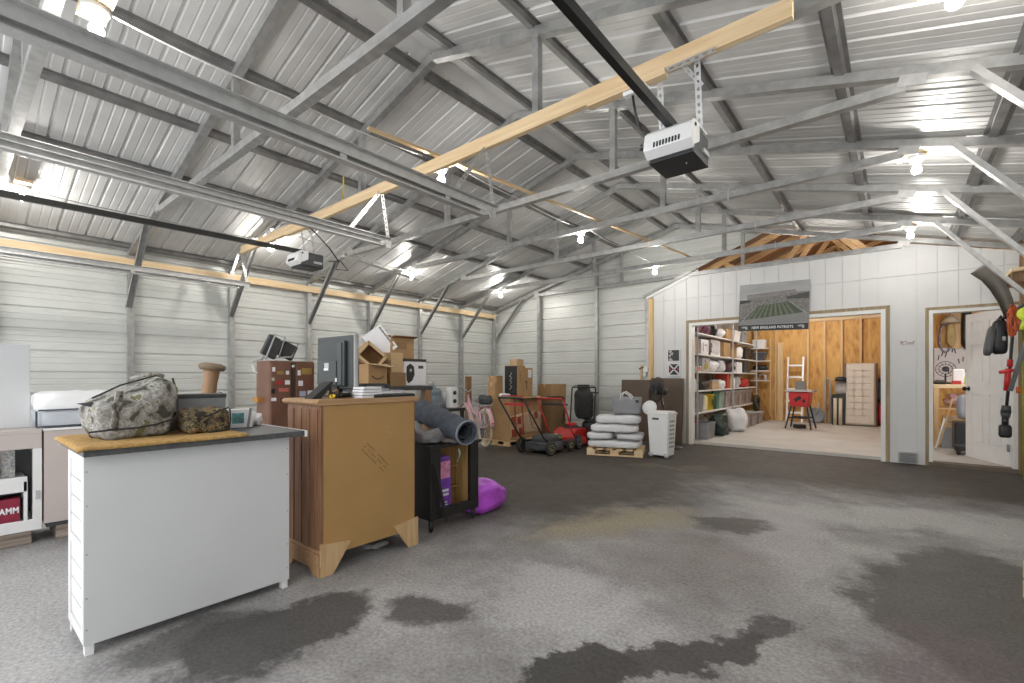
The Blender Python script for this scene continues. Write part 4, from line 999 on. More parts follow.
m = MB(); m.box(-.16,.16,-.20,.22,0,.775)
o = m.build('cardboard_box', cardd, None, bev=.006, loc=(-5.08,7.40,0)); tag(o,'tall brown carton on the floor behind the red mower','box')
sack('white crumpled paper on the left corner of the big box',(-5.10,6.02,ZP),(.14,.16,.06),paper,0,.8,.03,18,3,'crumpled_paper','paper')

# ------------------------------------------------------------------ lawn mowers
def mower(label, loc, rz, deckm, engm, handm, bar_h, reach, engine=True, s=1.0, accent=None, wheelm=None, fr=.095, cowl=False):
    t = thing('lawn_mower', label, 'lawn mower', loc, rz)
    m = MB(); m.lathe([(.0,.19),(.10,.19),(.17,.18),(.235,.15),(.26,.10),(.262,.05),(.245,.05),(.24,.10),(.0,.14)],24,sy=1.15); m.cbox((.0,-.16,.12),(.40,.26,.09)); m.cbox((.0,.21,.12),(.38,.14,.08)); m.build('deck', deckm, t, bev=.008)
    if engine:
        m = MB(); m.lathe([(0,.18),(.13,.18),(.14,.22),(.14,.30),(.11,.34),(.06,.355),(0,.355)],20); m.cbox((.10,.12,.25),(.12,.10,.12)); m.build('engine', engm, t, bev=.006)
        m = MB(); m.lathe([(0,.34),(.09,.345),(.10,.375),(.05,.39),(0,.39)],18); m.build('starter_cover', accent or engm, t)
        m = MB(); m.cbox((-.11,.10,.26),(.09,.13,.08)); m.build('fuel_tank', accent or engm, t, bev=.01)
    if cowl:
        m = MB(); m.prism([(-.30,.16),(-.26,.27),(-.10,.31),(.16,.30),(.30,.22),(.33,.15)],-.19,.19,'x'); m.build('engine_cowl', deckm, t, bev=.02)
    if not engine:
        m = MB(); m.blob((0,.02,.20),(.36,.46,.14),.5,.0,5,1); m.build('motor_cover', engm, t)
        if accent:
            m = MB(); m.cbox((.13,.14,.235),(.10,.12,.03),(R(-12),R(30),0)); m.build('badge', accent, t, bev=.006)
    for sx in (-1,1):
        for y,r in ((.27,fr),(-.28,.115)):
            m = MB(); M = Matrix.Translation((sx*.265,y,r))@Matrix.Rotation(PI/2,4,'Y')
            m.lathe([(r*.72,-.024),(r*.95,-.026),(r,-.015),(r,.015),(r*.95,.026),(r*.72,.024)],24,M=M); w = m.build('wheel', rubber, t)
            m = MB(); m.lathe([(0,-.022),(r*.7,-.022),(r*.76,-.028),(r*.76,.028),(r*.7,.022),(0,.022)],20,M=M)
            for a in range(8): m.cbox((sx*.265+sx*.022,y+r*.36*math.cos(a*PI/4),r+r*.36*math.sin(a*PI/4)),(.008,.018,.018))
            m.build('hub', wheelm or lgrey, w)
    m = MB(); y1 = -.30-reach
    for sx in (-1,1): m.tube([(sx*.22,-.24,.16),(sx*.22,-.40,.27),(sx*.22,y1,bar_h)],.013,8)
    m.tube([(-.22,y1,bar_h),(-.20,y1-.03,bar_h+.02),(.20,y1-.03,bar_h+.02),(.22,y1,bar_h)],.013,8); m.build('handle', handm, t)
    m = MB(); m.tube([(-.20,y1+.05,bar_h-.0),(-.18,y1+.02,bar_h+.05),(.18,y1+.02,bar_h+.05),(.20,y1+.05,bar_h)],.007,6); m.cbox((0,y1+.14,bar_h-.08),(.44,.03,.03)); m.build('control_bar', blackpl if (handm is redpl or engine) else redpl, t)
    m = MB(); m.tube([(.20,y1+.1,bar_h-.06),(.10,-.5,.42),(.06,-.1,.33)],.005,6); m.build('throttle_cable', blackpl, t)
    return t
mower('grey battery lawn mower in front with thin black handle',(-4.18,5.93,0),R(1),darkpl,darkpl,blackpl,.84,.58,False,1,yellow,pm('yellow_grey_hub',(.42,.40,.20),.5))
mower('red petrol lawn mower with black engine and red handle frame',(-4.22,6.70,0),R(6),redpl,blackpl,redpl,.80,.42,True,1,redpl,lgrey,.145,True)
t = mower('black lawn mower with upright grass bag, behind the red one',(-4.34,7.52,0),R(10),blackpl,blackpl,blackpl,.95,.0,True,1,darkpl,lgrey)
m = MB(); m.blob((0,0,.24),(.30,.46,.48),.35,.02,9,4,36,20,flat=-.24); gb_ = m.build('grass_bag', pm('black_bag_cloth',(.025,.026,.027),.85,0,.3,14,.4,40), t, loc=(-.122,0,.415)); gb_.rotation_euler = (R(10),0,R(30))
m = MB(); m.tube([(.155,-.2,.04),(.155,-.21,.42),(.155,.20,.44),(.155,.21,.05)],.010,8); m.build('bag_frame', blackpl, gb_)
m = MB(); m.prism([(-.22,.40),(-.05,.56),(.06,.60),(.05,.52),(-.10,.42)],-.12,.10,'x'); m.build('raised_flap', blackpl, gb_, bev=.01)

# ------------------------------------------------------------------ pallet of white sacks, basket, hamper, fan, table
pr_ = R(20)
pallet('small pine pallet carrying the white sacks',(-3.27,6.47,0),.80,.56,.10,pr_,pine)
def onp(a,b,z): c,s_ = math.cos(pr_),math.sin(pr_); return (-3.27+a*c-b*s_, 6.47+a*s_+b*c, z)
SK = [((-.02,-.02,.102),(.78,.50,.118),0,'bottom white sack spread over the whole pallet'),
      ((-.225,-.03,.230),(.37,.48,.095),0,'left of the two short white sacks in the second layer'),
      ((.205,.0,.230),(.39,.48,.09),0,'right of the two short white sacks in the second layer'),
      ((-.02,.0,.334),(.70,.46,.112),0,'long white sack, third layer of the pile'),
      ((.03,.02,.456),(.66,.44,.132),0,'topmost white sack under the grey felt basket')]
for i,((a,b,z),d,r_,l) in enumerate(SK):
    sack(l,onp(a,b,z),d,bagw if i != 2 else film,pr_,.45,.016,6,i+2,'white_sack','sack',group=None)
t = thing('felt_basket','grey felt basket with white handles on top of the sack pile','basket',onp(.15,.05,.603),pr_)
m = MB()
def bk(u,v):
    a = 2*PI*u; e = .45; k = 1+.05*v
    cx = math.copysign(abs(math.cos(a))**e,math.cos(a)); cy = math.copysign(abs(math.sin(a))**e,math.sin(a))
    return (.20*cx*k,.14*cy*k,.245*v)
m.grid(bk,40,6); n0 = 7
m.add([(.20*.99*math.copysign(abs(math.cos(2*PI*i/40))**.45,math.cos(2*PI*i/40)),.139*math.copysign(abs(math.sin(2*PI*i/40))**.45,math.sin(2*PI*i/40)),.006) for i in range(40)],[tuple(range(40))])
m.build('body', feltg, t, solid=.006)
for sy in (-.147,.147):
    m = MB(); m.tube([(-.09,sy,.20),(-.075,sy,.29),(-.03,sy*1.0,.325),(.05,sy,.27),(.09,sy,.20)],.009,8); m.build('handle', whitepl, t)
m = MB(); m.cbox((.16,-.147,.19),(.05,.004,.04)); m.build('tag', blackpl, t)
t = thing('white_roll','white rolled batting behind the felt basket','roll',onp(.47,.15,.590),pr_)
m = MB(); m.lathe([(.0,-.15),(.09,-.155),(.10,-.14),(.10,.14),(.09,.155),(0,.15)],24,M=Matrix.Translation((.0,0,.10))@Matrix.Rotation(PI/2,4,'X')); m.build('roll', quilt, t)
m = MB(); m.lathe([(.04,-.156),(.045,-.158),(.05,-.156)],20,M=Matrix.Translation((.0,0,.10))@Matrix.Rotation(PI/2,4,'X')); m.build('rolled_end', lgrey, t)
# hamper
t = thing('laundry_hamper','white plastic wheeled hamper with lid in front of the sack pallet','hamper',(-2.62,6.60,0),R(-5))
m = MB()
def ring(z,w,l): return [(-w/2,-l/2,z),(w/2,-l/2,z),(w/2,l/2,z),(-w/2,l/2,z)]
m.add(ring(.03,.27,.22)+ring(.62,.32,.28),[(3,2,1,0),(0,1,5,4),(1,2,6,5),(2,3,7,6),(3,0,4,7),(4,5,6,7)]); m.build('tub', whitepl, t, bev=.014)
m = MB(); m.box(-.17,.17,-.15,.15,.615,.64); m.box(-.15,.15,-.13,.13,.64,.66); m.build('lid', whitepl, t, bev=.01)
m = MB()
for i in range(3):
    for j in range(7):
        z = .16+.06*j; w = .135+(.16-.135)*(z-.03)/.59
        m.cbox((w+.0008,-.05+.05*i,z),(.006,.030,.026),(R(30),R(2.4),0))
m.build('vent_holes', greypl, t)
m = MB(); m.cbox((-.03,-.139,.555),(.10,.012,.028),(R(-3),0,0)); m.build('handle', darkpl, t, bev=.004)
for sx in (-1,1):
    m = MB(); m.lathe([(0,-.015),(.035,-.015),(.038,0),(.035,.015),(0,.015)],16,M=Matrix.Translation((sx*.12,-.10,.04))@Matrix.Rotation(PI/2,4,'X')); m.build('wheel', lgrey, t)
# fan
t = thing('pedestal_fan','black pedestal fan leaning slightly in front of the brown table top','fan',(-2.86,7.52,0))
m = MB(); m.lathe([(0,0),(.20,0),(.205,.012),(.16,.028),(.05,.04),(.03,.06),(0,.06)],32); m.build('base', blackpl, t)
m = MB(); m.tube([(0,0,.05),(-.06,-.03,.45),(-.115,-.06,.82)],.016,10); m.tube([(-.055,-.027,.42),(-.062,-.031,.50)],.022,10); m.build('pole', blackpl, t)
hd = Matrix.Translation((-.15,-.08,.92))@Matrix.Rotation(R(-70),4,'Z')@Matrix.Rotation(R(82),4,'Y')
hd = Matrix.Translation((-.17,-.10,.93))@Matrix.Rotation(R(232),4,'Z')@Matrix.Rotation(R(80),4,'Y')
m = MB(M=hd); m.lathe([(0,-.17),(.05,-.165),(.065,-.12),(.065,-.03),(.03,-.02),(0,-.02)],18); m.build('motor', blackpl, t)
m = MB(M=hd)
for z,rr in ((.055,.10),(.07,.05)): m.tube([(rr*math.cos(a*PI/12),rr*math.sin(a*PI/12),z) for a in range(24)],.003,4,closed=True)
m.tube([(.215*math.cos(a*PI/16),.215*math.sin(a*PI/16),.015) for a in range(32)],.007,6,closed=True)
for a in range(36):
    c,s_ = math.cos(a*PI/18),math.sin(a*PI/18)
    m.tube([(.03*c,.03*s_,.072),(.13*c,.13*s_,.06),(.2*c,.2*s_,.035),(.215*c,.215*s_,.015),(.19*c,.19*s_,-.03),(.06*c,.06*s_,-.04)],.0025,4)
m.lathe([(0,.068),(.035,.068),(.035,.076),(0,.078)],14); m.build('guard', blackpl, t)
m = MB(M=hd)
for k in range(3):
    m.grid(lambda u,v,k=k:((.03+.16*u)*math.cos(k*2.094+.9*(v-.5)*(.6+u*.5)),(.03+.16*u)*math.sin(k*2.094+.9*(v-.5)*(.6+u*.5)),.015+.04*(v-.5)),6,4)
m.build('blades', darkpl, t, solid=.003)
# brown folding table leaning against the end wall
t = thing('folding_table','brown folding table top leaning against the wall behind the fan','table',(-3.39,8.0,0),0,None,(R(-4),0,0))
for i,(x0,x1) in enumerate(((-.58,-.014),(-.010,.56))):
    m = MB(); m.box(x0,x1,-.02,.02,.0,1.10+.03*i); m.build('panel', tablebr, t, bev=.004)
m = MB()
for z in (.25,.85): m.cbox((-.012,.022,z),(.08,.004,.05))
m.build('hinge', greypl, t)
# signs by the opening, outlet with cord
t = thing('barn_quilt_sign','small dark square sign with a pale swirl, upper of two beside the wide opening','sign',(-3.02,YB-.068,1.52))
m = MB(); m.box(-.115,.115,-.008,.008,-.11,.11); m.build('board', whitefr, t)
m = MB(); m.box(-.095,.10,-.010,-.008,-.09,.10); m.build('dark_field', blackpl, t)
m = MB()
for a,b,c in (((-.09,.08),(-.02,.10),(-.05,.04)),((-.09,.02),(-.03,.03),(-.06,-.03)),((-.09,-.08),(-.05,-.03),(0,-.09)),((-.05,.05),(.0,.06),(-.02,.0))): m.prism([a,b,c],-.0115,-.010)
m.build('pale_shapes', lgrey, t)
t = thing('barn_quilt_sign','small framed sign with a white cross on black, lower of two beside the wide opening','sign',(-3.01,YB-.068,1.285))
m = MB(); m.box(-.115,.115,-.008,.008,-.115,.115); m.build('frame', whitefr, t)
m = MB(); m.box(-.09,.09,-.010,-.008,-.095,.09); m.build('dark_field', blackpl, t)
m = MB()
for s_ in (-1,1): m.bar((-.088,-.012,-s_*.09),(.088,-.012,s_*.088),.02,.004,(0,1,0))
m.build('white_cross', paper, t)
m = MB(); m.prism([(0,.018),(.018,0),(0,-.018),(-.018,0)],-.016,-.013); m.prism([(-.09,.0),(-.06,.02),(-.06,-.02)],-.0118,-.010); m.prism([(.09,.0),(.06,.02),(.06,-.02)],-.0118,-.010); m.build('red_centre', redpl, t)
t = thing('wall_outlet','white outlet box with black plug on the post left of the partition','outlet',(-3.515,YB-.105,1.29))
m = MB(); m.box(-.045,.045,-.025,.03,-.05,.05); m.build('box', whitepl, t, bev=.004)
m = MB(); m.tube([(-.03,-.03,.03),(-.06,-.05,.03),(-.10,-.05,.0)],.012,8); m.build('plug', blackpl, t)
m = MB(); m.box(-.05,.01,-.02,.02,-.13,-.06); m.build('adapter', whitepl, t, bev=.004)
m = MB(); m.cbox((0,0,0),(.035,.03,1.3)); tag(m.build('pine_batten', pinez, None, loc=(-3.62,YB-.05,.72)),'pale pine batten upright left of the partition behind the brown table','batten')
# ------------------------------------------------------------------ stadium poster on the partition
t = thing('stadium_poster','large grey stadium poster with dark lettered band, hung over the wide opening','poster',(-1.475,YB-.085,2.235),0,None,(R(-2),R(1.5),0))
PW, PH = .955, .735
m = MB(); m.box(-PW/2,PW/2,-.004,.012,-PH/2,PH/2); m.build('backing', pm('poster_grey',(.30,.31,.31),.5,0,.15,6), t)
def flat(name, poly, mat, lvl):
    m = MB(); m.prism(poly, -.0045-.0012*lvl, -.0040-.0012*lvl+.0006); return m.build(name, mat, t)
flat('sky_print',[(-.4775,.10),(.4775,.16),(.4775,.3675),(-.4775,.3675)],pm('poster_sky',(.34,.345,.35),.5,0,.12,5,stretch=(.5,1,2)),1)
flat('stand_print',[(-.4775,.04),(-.47,.12),(-.36,.12),(-.37,.20),(.30,.24),(.30,.20),(.4775,.19),(.4775,-.20),(-.4775,-.26)],pm('poster_stands',(.085,.08,.075),.5,0,.5,60,col2=(.26,.25,.24)),2)
flat('upper_tier_print',[(-.36,.13),(-.36,.19),(.30,.235),(.30,.175)],pm('poster_tier',(.15,.14,.14),.5,0,.4,90,col2=(.28,.26,.26)),3)
flat('shadow_print',[(-.47,.06),(-.47,.12),(-.33,.115),(-.30,.09)],blackpl,3); flat('shadow_print',[(.16,.13),(.4775,.19),(.4775,.09),(.2,.10)],darkpl,3)
flat('field_print',[(-.40,-.19),(-.22,.02),(.22,.06),(.40,-.11),(.30,-.14)],pm('poster_field',(.055,.075,.045),.5,0,.2,30),3)
for i in range(9):
    a = i/9; b = a+.05
    flat('field_stripe',[(-.36+.70*a,-.185+.065*a),(-.36+.70*b,-.185+.065*b),(-.20+.40*b,.02+.036*b),(-.20+.40*a,.02+.036*a)],pm('poster_stripe_%d'%i,(.13,.155,.105),.5,0,.15,30),4)
flat('crowd_print',[(-.4775,-.27),(-.4775,-.22),(-.38,-.195),(.40,-.115),(.4775,-.13),(.4775,-.26)],pm('poster_crowd',(.10,.10,.10),.5,0,.6,110,col2=(.34,.34,.33)),4)
m = MB(); m.bar((.22,-.0105,.06),(.45,-.0105,-.13),.006,.001,(0,1,0)); m.bar((-.22,-.0105,.02),(-.42,-.0105,-.21),.006,.001,(0,1,0)); m.build('sideline', lgrey, t)
flat('dark_band',[(-.4775,-.3675),(.4775,-.3675),(.4775,-.275),(-.4775,-.275)],pm('poster_band',(.018,.02,.022),.5,0,.1,10),5)
text('NEW ENGLAND PATRIOTS',.055,paper,t,face_ny((0,-.0115,-.322)),bold=.0012,space=1.12,depth=.0004,sx=.78)
for sx in (-.385,.385):
    m = MB()
    # winged helmet-like head mark: cap wedge, face and trailing strokes
    m.prism([(sx-.06,-.305),(sx-.01,-.298),(sx+.03,-.30),(sx+.045,-.312),(sx+.02,-.318),(sx-.02,-.314)],-.0125,-.0112)
    m.prism([(sx+.005,-.320),(sx+.04,-.318),(sx+.042,-.338),(sx+.02,-.35),(sx+.012,-.335)],-.0125,-.0112)
    m.prism([(sx-.05,-.318),(sx-.005,-.322),(sx+.0,-.328),(sx-.03,-.326)],-.0125,-.0112)
    m.build('team_emblem', lgrey, t)
# small printed decal right of the wide opening, floor vent
t = thing('wall_decal','small faint red grey decal on the white siding between the two openings','decal',(.11,YB-.0545,1.60))
m = MB()
for i,(x,z,w,h) in enumerate(((-.06,.012,.03,.03),(-.02,.02,.02,.016),(.03,.005,.07,.010),(.02,-.012,.09,.008),(.06,.02,.02,.01),(-.05,-.018,.04,.008))): m.box(x-w/2,x+w/2,-.002,.0,z-h/2,z+h/2)
m.build('print', pm('faded_red_ink',(.45,.28,.28),.7), t)
t = thing('wall_vent','grey metal vent box at the floor between the two openings','vent',(.11,YB-.075,.0))
m = MB(); m.box(-.10,.10,-.012,.02,.012,.155); m.build('frame', lgrey, t, bev=.003)
m = MB()
for i in range(6): m.cbox((0,-.014,.035+.02*i),(.17,.008,.013),(R(25),0,0))
m.build('louvres', greypl, t)

# ------------------------------------------------------------------ panelled door of the workshop, opened inwards
m0 = MB(); W_,H_ = .775,1.945
m0.box(0,W_,-.006,.006,0,H_)
rails = [(0,.20),(.86,1.00),(1.52,1.63),(1.83,H_)]
stl = [(0,.11),(.335,.44),(W_-.11,W_)]
for s_ in (-1,1):
    y0,y1 = (.006,.020) if s_ > 0 else (-.020,-.006)
    for a,b in rails:
        for q in range(2): m0.box(stl[q][1],stl[q+1][0],y0,y1,a,b)
    for a,b in stl: m0.box(a,b,y0,y1,0,H_)
    for i in range(3):
        for j in range(2):
            m0.box(stl[j][1]+.028,stl[j+1][0]-.028,y0 if s_>0 else -.014,.014 if s_>0 else y1,rails[i][1]+.028,rails[i+1][0]-.028)
d = m0.build('door_1', whitepl, None, loc=(1.072,YB+.075,.06)); d.rotation_euler = (0,0,R(114.5)); struct(d,'white six panel door standing ajar into the workshop')
m = MB()
for s_ in (-1,1):
    m.lathe([(.03,.018),(.032,.022),(.012,.03),(.012,.05),(.028,.058),(.03,.075),(.018,.085),(0,.086)],16,M=Matrix.Translation((W_-.06,0,.93))@Matrix.Rotation(-s_*PI/2,4,'X'))
m.build('door_knob', pm('dark_bronze',(.03,.025,.022),.35,.6), d)
for z in (.22,1.0,1.72):
    m = MB(); m.box(-.004,.03,.019,.022,z-.045,z+.045); m.tube([(-.004,.02,z-.045),(-.004,.02,z+.045)],.007,8); m.build('hinge', greypl, d)

# ------------------------------------------------------------------ store room: shelving along its left wall
t = thing('storage_shelving','long white shelving full of boxes along the left wall of the store room','shelving',(-2.96,10.8,.046))
LV = [.46,.86,1.20,1.52,1.90]
for z in LV:
    m = MB(); m.box(-.225,.225,-2.35,2.2,z-.022,z); m.build('shelf_board', trimw, t)
for yy in (-2.33,-.02,2.18):
    for xx in (-.215,.24):
        m = MB(); m.box(xx-.012,xx+.012,yy-.012,yy+.012,0,2.25); m.build('upright', lgrey, t)
def zl(i): return LV[i]+.047
FZ = .046
tote('grey storage tote with open top full of red things, nearest on the store room floor',(-2.74,8.76,FZ),(.36,.50,.30),greypl)
for i,(x,y,h_) in enumerate(((-2.80,8.62,.17),(-2.74,8.85,.10))): sack('red wrapped item sticking out of the grey floor tote, %s'%('nearer' if i==0 else 'farther'),(x,y,FZ+.17),(.10,.11,h_*.9),redpl if i==0 else mixp,0,.7,.02,20,i+3,'wrapped_item','parcel')
sack('dark green crumpled bag between the grey floor tote and the white sack',(-2.62,9.42,FZ),(.32,.44,.40),pm('dark_green_film',(.03,.05,.042),.35,0,.5,12,.4,20),.2,.7,.09,6,4,'rubbish_bag')
bottle('red capped bottle standing behind the dark green bag',(-2.92,9.55,FZ),.05,.36,mixp,redpl)
sack('big white stuffed sack on the store room floor',(-2.50,10.30,FZ),(.38,.46,.46),bagw,.5,.6,.05,5,6,'stuffed_sack',rot=(0,R(-10),R(20)))
for i,(y,l) in enumerate(((11.05,'nearest'),(11.7,'middle'),(12.35,'farthest'))):
    tote('clear grey floor tote beyond the white sack, %s of three'%l,(-2.66,y,FZ),(.36,.46,.32-.02*i),pm('clear_tote_%d'%i,(.30,.26,.25),.35,0,.3,12),lgrey if i else pm('lime_grey_lid',(.38,.38,.26),.5))
t = thing('wreath','dark round wreath on the far clear floor tote','wreath',(-2.62,12.4,FZ+.295))
m = MB(); m.tube([(0.02,.17*math.cos(a*PI/10),.19+.15*math.sin(a*PI/10)) for a in range(20)],.05,8,closed=True); m.build('ring', pm('dark_leaves',(.05,.045,.03),.9,0,.5,40,.6,40), t)
# lowest shelf
SX = -2.95
ylw = pm('white_yellow_print',(.72,.62,.20),.5,0,.1,6,col2=(.75,.74,.70))
tote('grey storage tote on the lowest shelf nearest the opening',(SX,8.78,zl(0)),(.36,.46,.33),greypl,greypl)
sack('white and yellow printed bag next to the grey tote on the lowest shelf',(SX+.05,9.20,zl(0)),(.22,.24,.30),ylw,0,.4,.01,10,3)
t = thing('yellow_bucket','bright yellow bucket on the lowest shelf','bucket',(SX+.04,9.58,zl(0)))
m = MB(); m.lathe([(0,0),(.12,0),(.145,.29),(.152,.29),(.152,.31),(.138,.31),(.115,.01),(0,.01)],24); m.build('body', yellow, t)
m = MB(); m.tube([(.02*math.sin(a),.15*math.cos(a),.28-.10*math.sin(a)) for a in [PI*i/12 for i in range(13)]],.005,6); m.build('handle', silver, t)
m = MB(); m.cbox((.137,-.02,.15),(.004,.10,.11),(0,R(5),0)); m.build('label', browng, t)
bottle('dark green bottle standing between the yellow bucket and the pale green bin',(SX+.08,9.87,zl(0)),.07,.36,green,green)
tote('pale green open bin on the lowest shelf',(SX,10.18,zl(0)),(.36,.36,.35),greenp)
for i,(y,w) in enumerate(((10.62,.40),(11.22,.50),(11.80,.52),(12.42,.56))):
    tote('milky tote with lid on the lowest shelf past the green bin, %s'%('first','second','third','fourth')[i],(SX,y,zl(0)),(.38,w,.34),pm('milky_tote_%d'%i,(.30,.25,.24),.35,0,.4,10),lgrey)
# second shelf
bottle('white spray bottle near the front end of the second shelf',(SX+.06,8.66,zl(1)),.06,.28,paper,lgrey)
bottle('pale jug behind the white spray bottle on the second shelf',(SX+.02,8.88,zl(1)),.08,.25,whitepl,whitepl)
sack('black tool pouch on the second shelf',(SX+.02,9.25,zl(1)),(.28,.44,.16),blackpl,0,.6,.03,12,3,'tool_pouch')
carton('low beige carton on the second shelf',(SX,9.75,zl(1)),(.34,.44,.15),0,cardl)
sack('white heap added for bulb glare on the second shelf',(SX+.02,10.27,zl(1)),(.34,.44,.18),paper,0,.8,.05,14,9,'glare_heap','papers')  # white heap put in place of bulb glare between the shelves
t = thing('red_binder','tall red binder standing on the second shelf','binder',(SX+.06,10.62,zl(1)))
m = MB(); m.box(-.15,.12,-.065,.065,0,.31); m.build('cover', pm('red_binder_cover',(.42,.05,.03),.45), t, bev=.005)
m = MB(); m.box(-.16,-.15,-.05,.05,.01,.30); m.build('pages', paper, t)
carton('upright tan carton right of the red binder',(SX+.03,10.95,zl(1)),(.26,.22,.30),0,cardl)
bottle('tall white bottle next to the tan carton',(SX+.08,11.22,zl(1)),.08,.30,paper,whitepl)
sack('grey lamp base on the second shelf',(SX+.03,11.65,zl(1)),(.26,.36,.28),lgrey,0,.8,.03,12,2,'lamp_base','lamp')
sack('red cloth bundle at the far end of the second shelf',(SX,12.30,zl(1)),(.34,.5,.20),redpl,0,.6,.04,9,5,'cloth_bundle','cloth')
# third shelf
t = thing('label_box','low white box with an orange label at the front of the third shelf','box',(SX+.02,8.70,zl(2)))
m = MB(); m.box(-.16,.16,-.14,.14,0,.10); m.build('body', paper, t, bev=.003)
m = MB(); m.box(.16,.1615,-.03,.10,.015,.085); m.build('label', orange, t)
tote('grey bin with a yellow label on the third shelf',(SX,9.16,zl(2)),(.36,.46,.25),lgrey,lgrey)
o = COL.objects[-1].parent
m = MB(); m.box(.166,.174,-.08,.10,.05,.16); m.build('yellow_label', pm('olive_yellow',(.48,.38,.05),.5), o)
sack('white crumpled shape added for bulb glare on the third shelf',(SX+.02,9.72,zl(2)),(.34,.50,.22),paper,0,.8,.05,9,4,'glare_shape','glare_shape')  # white shape standing in for lamp glare along this shelf
sack('pale grey plastic bag past the white crumpled shape on the third shelf',(SX+.02,10.28,zl(2)),(.32,.46,.24),film,0,.7,.05,9,6,'plastic_bag')
t = thing('dark_helmet','dark round helmet on the third shelf','helmet',(SX+.05,11.10,zl(2)))
m = MB(); m.blob((0,0,.12),(.26,.30,.25),.9,0,5,1,flat=-.11); m.build('shell', pm('helmet_shell',(.09,.05,.05),.35), t)
m = MB(); m.blob((.10,.0,.10),(.10,.22,.10),.8); m.build('visor', blackpl, t)
carton('white carton beyond the dark helmet on the third shelf',(SX,11.60,zl(2)),(.34,.42,.24),0,paper)
tote('dark grey bin near the far end of the third shelf',(SX,12.30,zl(2)),(.36,.5,.25),darkpl,darkpl)
# fourth shelf
carton('narrow tan carton at the front end of the fourth shelf',(SX,8.62,zl(3)),(.34,.20,.29),0,cardl)
carton('white carton with grey print on the fourth shelf',(SX+.02,9.02,zl(3)),(.34,.44,.28),0,paper)
o = COL.objects[-1].parent
m = MB(); m.box(.17,.1715,-.12,-.08,.06,.22); m.box(.17,.1715,-.02,.10,.16,.19); m.box(.17,.1715,.12,.14,.05,.22); m.build('grey_print', greypl, o)
sack('dark brown leather bag between two cartons on the fourth shelf',(SX+.03,9.42,zl(3)),(.30,.26,.28),pm('dark_brown_leather',(.09,.055,.035),.6,0,.3,10),0,.6,.03,9,4,'leather_bag')
t = thing('framed_print','white framed print with grey streaks leaning on the fourth shelf','picture',(SX+.10,9.95,zl(3)))
m = MB(); m.box(-.02,.02,-.34,.30,0,.33); m.build('frame', whitepl, t, bev=.01)
m = MB(); m.box(.02,.0225,-.29,.25,.04,.29); m.build('print', pm('streak_print',(.30,.32,.36),.5,0,.2,5,stretch=(1,2,6),col2=(.72,.71,.72)), t)
carton('cardboard carton right of the framed print on the fourth shelf',(SX,10.58,zl(3)),(.34,.48,.31),0,card)
carton('open cardboard carton farther along the fourth shelf',(SX,11.12,zl(3)),(.34,.42,.24),0,card,opened=True)
sack('folded white bedding on the fourth shelf',(SX,11.72,zl(3)),(.34,.50,.30),quilt,0,.5,.03,8,7,'folded_bedding','bedding')
tote('black bin at the far end of the fourth shelf',(SX,12.38,zl(3)),(.36,.5,.27),blackpl,blackpl)
# top shelf
sack('plum coloured cloth bundle at the front of the top shelf',(SX,8.74,zl(4)),(.36,.46,.26),oddp,0,.6,.06,8,4,'cloth_bundle','cloth')
sack('second plum cloth bundle farther along the top shelf',(SX,9.24,zl(4)),(.36,.46,.24),oddp,0,.6,.06,8,8,'cloth_bundle','cloth')
sack('black bag behind the plum cloth bundles on the top shelf',(SX+.03,9.70,zl(4)),(.32,.34,.26),blackpl,0,.6,.05,8,2)
sack('crumpled white shape added for bulb glare in the middle of the top shelf',(SX+.03,10.18,zl(4)),(.32,.46,.20),paper,0,.8,.06,8,3,'glare_lump')  # added white lump imitating the lamp glare up here
carton('wide cardboard carton on the top shelf',(SX,10.75,zl(4)),(.36,.54,.22),0,card)
tote('white bin on the top shelf',(SX,11.40,zl(4)),(.36,.5,.24),whitepl,whitepl)
tote('grey tote with white lid at the far end of the top shelf',(SX,12.10,zl(4)),(.36,.55,.28),greypl,whitepl)
t = thing('corner_shelf','small shelf of three boards in the far left corner of the store room','shelf',(-2.72,13.32,.046))
for z in (1.02,1.27,1.52,1.84):
    m = MB(); m.box(-.18,.22,-.16,.18,z-.02,z); m.build('shelf_board', trimw, t)
for xx in (-.17,.21):
    m = MB(); m.box(xx-.01,xx+.01,.15,.18,0,2.1); m.build('upright', pinez, t)
tote('white bin with lid on the top board of the corner shelf',(-2.72,13.30,1.888),(.30,.26,.20),whitepl,whitepl)
tote('dark grey bin on the second board of the corner shelf',(-2.72,13.30,1.568),(.30,.26,.21),darkpl,greypl)
sack('black cloth pile on the third board of the corner shelf',(-2.70,13.30,1.318),(.34,.28,.13),blackpl,0,.6,.02,12,2,'cloth_pile','cloth')
t = thing('chrome_fitting','silver pipe fitting on the lowest board of the corner shelf','fitting',(-2.66,13.28,1.068))
m = MB(); m.tube([(-.06,0,.0),(-.06,0,.12),(.03,0,.16),(.08,0,.10),(.08,0,0)],.03,10); m.build('pipe', silver, t)
